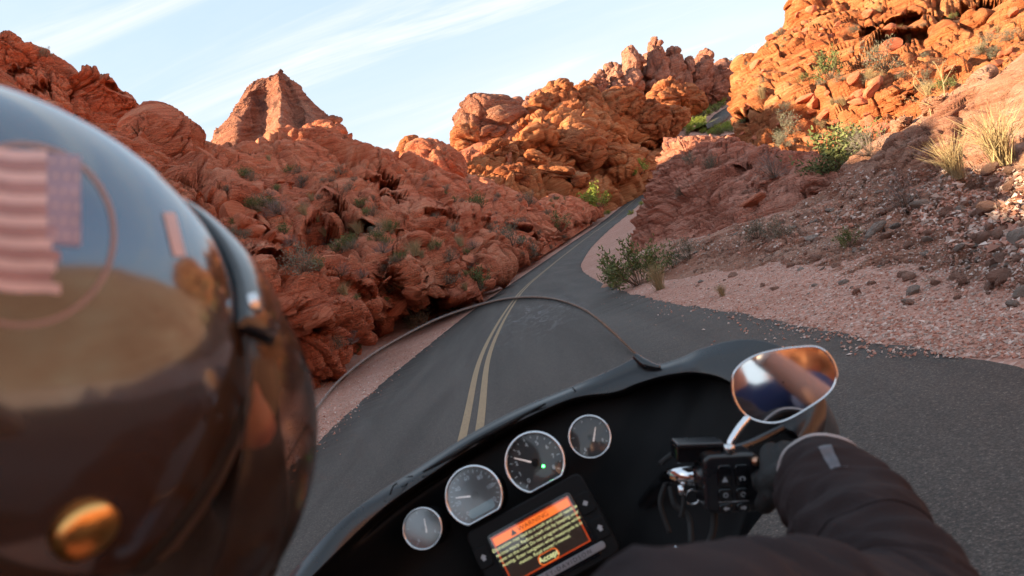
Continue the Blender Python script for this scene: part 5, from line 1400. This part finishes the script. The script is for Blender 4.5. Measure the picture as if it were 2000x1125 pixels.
body('trousers', [[(pelv-BU_*.02, .125), (B(-.10, -.72, .34), .10), (kn_r, .075), (an_r, .055)], [(pelv-BU_*.02, .125), (B(-.34, -.72, .34), .10), (kn_l, .075), (an_l, .055)]], simple('dark_trousers', (.02, .02, .024), .9), rider, .011)
# collar of the jacket seen under the helmet edge
# glove: palm, four fingers round the grip, thumb below
ga = P(1490, 937, .955); gb = P(1622, 924, .905); gd = (gb-ga)/np.linalg.norm(gb-ga)
gu = CU-gd*(CU@gd); gu /= np.linalg.norm(gu); gf = np.cross(gd, gu); gf = gf if gf@CF > 0 else -gf
kn = [ga+gd*t for t in (.020, .039, .058, .076)]
fing = []
for i, (q, ln) in enumerate(zip(kn, (1.0, 1.08, 1.02, .85))):
    R1 = .031
    fing.append([(q+gu*.012-gf*.040+gd*.004, .0125), (q+gu*.036-gf*.012, .0115), (q+gu*.034+gf*.018*ln, .0108), (q+gu*.006*ln+gf*.034, .0100), (q-gu*.016*ln+gf*.026, .0092)])
palm = [[(ga*.5+gb*.5+gd*.012-gf*.036+gu*.000, .026), (wr_r*.5+(ga*.5+gb*.5)*.5-gf*.02, .030), (wr_r, .036), (wr_r*.8+el_r*.2, .040)],
        [(kn[0]-gf*.034+gu*.002, .020), (kn[3]-gf*.036+gu*.002, .021)], [(kn[0]-gf*.030+gu*.002-gd*.002, .020), (wr_r*.7+kn[0]*.3, .028)]]
thumb = [[(kn[0]-gf*.040-gu*.012, .0155), (kn[0]-gd*.016-gf*.030-gu*.026, .0135), (kn[0]-gd*.022-gf*.004-gu*.032, .0115)]]
body('glove', palm+fing+thumb, glove_m, rider, .0032, smooth=3)
body('glove', [[(wr_l, .040), (hd_l, .036), (hd_l+CF*.05, .030)]]+[[(hd_l+CF*.02+BR_*t+BU_*.02, .012), (hd_l+CF*.06+BR_*t+BU_*.01, .011), (hd_l+CF*.055+BR_*t-BU_*.03, .010)] for t in (-.04, -.02, 0, .02)], glove_m, rider, .005, smooth=3)

# helmet
def helmpaint():
    m, n, l, b = newmat('helmet_paint')
    b.inputs['Base Color'].default_value = (.058, .031, .018, 1); b.inputs['Metallic'].default_value = 0.0; b.inputs['IOR'].default_value = 2.45; b.inputs['Specular Tint'].default_value = (.50, .78, 1.0, 1)  # brown base and blue specular tint stand in for reflected hills and sky
    b.inputs['Roughness'].default_value = .13; b.inputs['Coat Weight'].default_value = .5; b.inputs['Coat Roughness'].default_value = .03
    z = n.new('ShaderNodeTexNoise'); z.inputs['Scale'].default_value = 40; z.inputs['Detail'].default_value = 4
    t = n.new('ShaderNodeTexCoord'); l.new(t.outputs['Object'], z.inputs['Vector'])
    mr = n.new('ShaderNodeMapRange'); mr.inputs['To Min'].default_value = .09; mr.inputs['To Max'].default_value = .17; l.new(z.outputs[0], mr.inputs[0]); l.new(mr.outputs[0], b.inputs['Roughness'])
    return m
hp = helmpaint()
def helm_pt(theta, phi, s=1.0):
    """theta from the forward axis, phi round it (0 = right, 90 deg = up)"""
    return Hc+(hf*math.cos(theta)*1.06+(hr*math.cos(phi)+hu*math.sin(phi))*math.sin(theta))*HR*s
TH0 = R(69)
def rimtheta(phi):     # the opening: cut back low on the cheeks
    return TH0+R(14)*max(0, -math.sin(phi))**1.2
ph = np.linspace(0, 2*math.pi, 97)[:-1]
rows_ = []
for t in np.linspace(0, 1, 60):
    rows_.append([helm_pt(rimtheta(p)+(math.pi-.01-rimtheta(p))*t, p) for p in ph])
hel = gpart('helmet', np.array(rows_), hp, rider)
hel['label'] = 'glossy dark helmet reflecting blue sky above and brown hills below, flag sticker on the back'
ins = [[helm_pt(rimtheta(p)+(math.pi-.01-rimtheta(p))*t, p, .90) for p in ph] for t in np.linspace(-.02, 1, 30)]
gpart('helmet_lining', np.array(ins), simple('lining', (.02, .02, .02), .95), rider, hel)
tr_ = []
for s, off in ((1.002, .5), (1.012, -.6), (1.014, -2.2), (1.006, -4.2), (.96, -5.6), (.92, -5.0), (.90, -2)):
    tr_.append([helm_pt(rimtheta(p)+R(off), p, s) for p in ph])
trim_m = simple('helmet_edge_leather', (.13, .105, .095), .38, coat=.25, bump=.3, bscale=250)
gpart('edge_trim', np.array(tr_), rubber, rider, hel)
wide = [[helm_pt(rimtheta(p)+R(off), p, s) for p in ph] for s, off in ((1.000, -4.0), (1.006, -6.5), (.998, -10.5), (.97, -14.5), (.94, -16.5), (.90, -16))]
gpart('edge_band', np.array(wide), trim_m, rider, hel)
# visor peak
pk = []
for t in np.linspace(0, 1, 14):
    rr = []
    for a in np.linspace(R(-14), R(194), 50):
        th_ = rimtheta(a)+R(13)-R(13)*min(1, t*1.8)
        base_ = helm_pt(th_, a, 1.02)
        bow = max(0, math.sin((a-R(-14))/R(208)*math.pi))**.4
        rr.append(base_+hf*(.075*bow*max(0, t-.2)/.8)+(hr*math.cos(a)+hu*math.sin(a))*(.010*math.sin(t*math.pi)+.008*bow*t))
    pk.append(rr)
pk = np.array(pk)
peak = gpart('visor_peak', pk, gloss_black, rider, hel, wrap=False)
md = peak.modifiers.new('solid', 'SOLIDIFY'); md.thickness = .006; md.offset = 1
for a in (R(-6), R(90), R(186)):
    q = helm_pt(rimtheta(a)+R(9), a, 1.03); nrm_ = (q-Hc)/np.linalg.norm(q-Hc)
    V, F = [], []; tube_into(V, F, [q-nrm_*.002, q+nrm_*.0045, q+nrm_*.006], [.0075, .007, .003], 18); pp('snap', V, F, chrome_soft, rider, hel)
# tinted face shield bulging forward of the opening
sc_ = CAM+CR*-.2535-CU*.0857+CF*.3975
def shp(th, phi, s=1.0): return sc_+(ff*math.cos(th)+(fr_*math.cos(phi)*.97+fu*math.sin(phi)*1.05)*math.sin(th))*.136*s
smoke = glassmat('smoked_shield', (.90, .80, .74), .5, 1.5, .12, milk=.10, milkc=(.10, .070, .055))
shr = np.array([[shp(th, p) for p in np.linspace(R(-180), R(180), 120)] for th in np.linspace(R(2), R(78), 30)])
fs = gpart('face_shield', shr, smoke, rider, hel, wrap=False)
md = fs.modifiers.new('solid', 'SOLIDIFY'); md.thickness = .002
# side button
def helm_hit(px, py, s=1.003):
    r0 = ray(px, py); r0 = r0/np.linalg.norm(r0)
    # ellipsoid in helmet axes
    Mx = np.stack([hr/HR, hu/HR, hf/(HR*1.06)]); o_ = Mx@(CAM-Hc)/s; d_ = Mx@r0/s
    A1 = d_@d_; B1 = 2*o_@d_; C1 = o_@o_-1; D1 = B1*B1-4*A1*C1
    if D1 <= 0: return None
    return CAM+r0*((-B1-math.sqrt(D1))/(2*A1))
q = helm_hit(165, 1035)
if q is not None:
    nrm_ = (q-Hc)/np.linalg.norm(q-Hc)
    V, F = [], []; tube_into(V, F, [q-nrm_*.003, q+nrm_*.003, q+nrm_*.006, q+nrm_*.007], [.0125, .0125, .009, .002], 24)
    pp('snap', V, F, simple('brass', (.95, .50, .16), .30, metal=1), rider, hel)  # round button in an orange metallic colour
def decal(name, poly_rows, mat, s=1.003):
    G = []
    for row_ in poly_rows:
        pts = [helm_hit(x, y, s) for x, y in row_]
        if any(p is None for p in pts): return
        G.append(pts)
    return gpart(name, np.array(G), mat, rider, hel, wrap=False)
pale = simple('sticker_pink_white', (.62, .44, .42), .5, var=.25, vscale=60)
dull = simple('sticker_faded_red', (.36, .20, .19), .5, var=.35, vscale=60)
starm = simple('sticker_faded_blue', (.30, .24, .31), .5, var=.45, vscale=90)
def quad(x0, x1, ya, yb, n=10, wob=0):
    xs = np.linspace(x0, x1, n)
    return [[(x, y+wob*math.sin(x*.05)+x*.07) for x in xs] for y in np.linspace(ya, yb, 3)]
ys = np.linspace(288, 568, 14)
for i in range(13):
    x1 = 92 if i < 7 else 118-(i % 3)*8
    decal('flag_stripe', quad(-160, x1, ys[i]+.5, ys[i+1]-.5, 12, 2), pale if i % 2 == 0 else dull)
decal('flag_canton', [[(x, y+x*.07) for x in np.linspace(92, 158, 6)] for y in np.linspace(292, 470, 10)], starm)
for r_ in range(6):
    for c2 in range(3):
        x = 103+c2*21+(r_ % 2)*6; y = 306+r_*29+x*.07
        decal('flag_star', [[(x+a*s_, y+b*s_) for a, b in ((0, -6), (1.6, -2), (6, -2), (2.6, 1), (4, 6), (0, 3), (-4, 6), (-2.6, 1), (-6, -2), (-1.6, -2), (0, -6))] for s_ in (.1, 1)], pale, 1.005)
ring = simple('sticker_ring', (.30, .20, .18), .5)  # thin brownish ring laid over the shell
aa = np.linspace(0, 2*math.pi, 90)
for rin, rout in ((176, 186),):
    decal('sticker_ring', [[(42+rr*math.cos(a), 458+rr*.98*math.sin(a)) for a in aa] for rr in (rin, rout)], ring, 1.002)
decal('side_sticker', [[(x+(y-430)*.25, y) for x in np.linspace(322, 346, 4)] for y in np.linspace(415, 500, 6)], pale)

# ------------------------------------------------------------------ the passenger behind the camera (seen in the mirror)
pas = empty('person', (0, -.35, .8), label='photographer seen only in the mirror, bare forearm raised, navy sleeve', cat='person')
hp0 = np.array((-.02, -.20, 1.50))
Z3 = np.array((0, 0, 1.0)); X3 = np.array((1.0, 0, 0)); Y3 = np.array((0, 1.0, 0))
shR = np.array((.17, -.26, 1.26)); elR = np.array((.26, -.02, 1.18)); wrR = np.array((.115, -.03, 1.42))
shL = np.array((-.21, -.26, 1.26)); elL = np.array((-.28, -.08, 1.15)); wrL = np.array((-.13, -.04, 1.42))
body('body', [[((0, -.36, .78), .12), ((-.01, -.33, 1.0), .11), ((-.02, -.28, 1.2), .10), ((-.02, -.25, 1.32), .05), ((-.02, -.22, 1.40), .05)],
    [((.0, -.27, 1.25), .06), (shR, .05), (elR, .042), ((elR+wrR)/2, .038), (wrR, .028), (wrR+np.array((-.012, .0, .05)), .032)], [((-.04, -.27, 1.25), .06), (shL, .05), (elL, .042), (wrL, .028), (wrL+np.array((.012, .0, .05)), .032)]]
    + [[(wrR+np.array((-.01, .005, .05)), .014), (wrR+np.array((-.02-.004*i, .02, .085-.018*i)), .010), (wrR+np.array((-.045, .02, .09-.018*i)), .008)] for i in range(4)]
    + [[(hp0+Y3*.085+Z3*.0, .012), (hp0+Y3*.105-Z3*.02, .013)], [(hp0+X3*.078, .014), (hp0+X3*.084-Z3*.02, .010)], [(hp0-X3*.078, .014), (hp0-X3*.084-Z3*.02, .010)]],
    skin_m, pas, .007, extra=[(hp0, X3*.077, Y3*.095, Z3*.115)])
body('shirt', [[((0, -.36, .78), .14), ((-.01, -.33, 1.0), .13), ((-.02, -.28, 1.2), .12), ((-.02, -.26, 1.29), .075)], [((-.02, -.27, 1.24), .09), (shR, .072), (shR*.4+elR*.6, .062)], [((-.02, -.27, 1.24), .09), (shL, .072), (shL*.4+elL*.6, .062)]], navy, pas, .009)
body('hair', [[(hp0+Z3*.05-Y3*.03, .07), (hp0-Y3*.05, .075)]], simple('brown_hair', (.06, .035, .02), .6), pas, .008, extra=[(hp0+Z3*.03-Y3*.015, X3*.083, Y3*.096, Z3*.098)])
V, F = [], []; wq = wrR*.8+elR*.2; dq = (wrR-elR)/np.linalg.norm(wrR-elR); tube_into(V, F, [wq-dq*.012, wq+dq*.012], .034, 20); pp('wristband', V, F, simple('white_band', (.7, .62, .62), .6), pas)
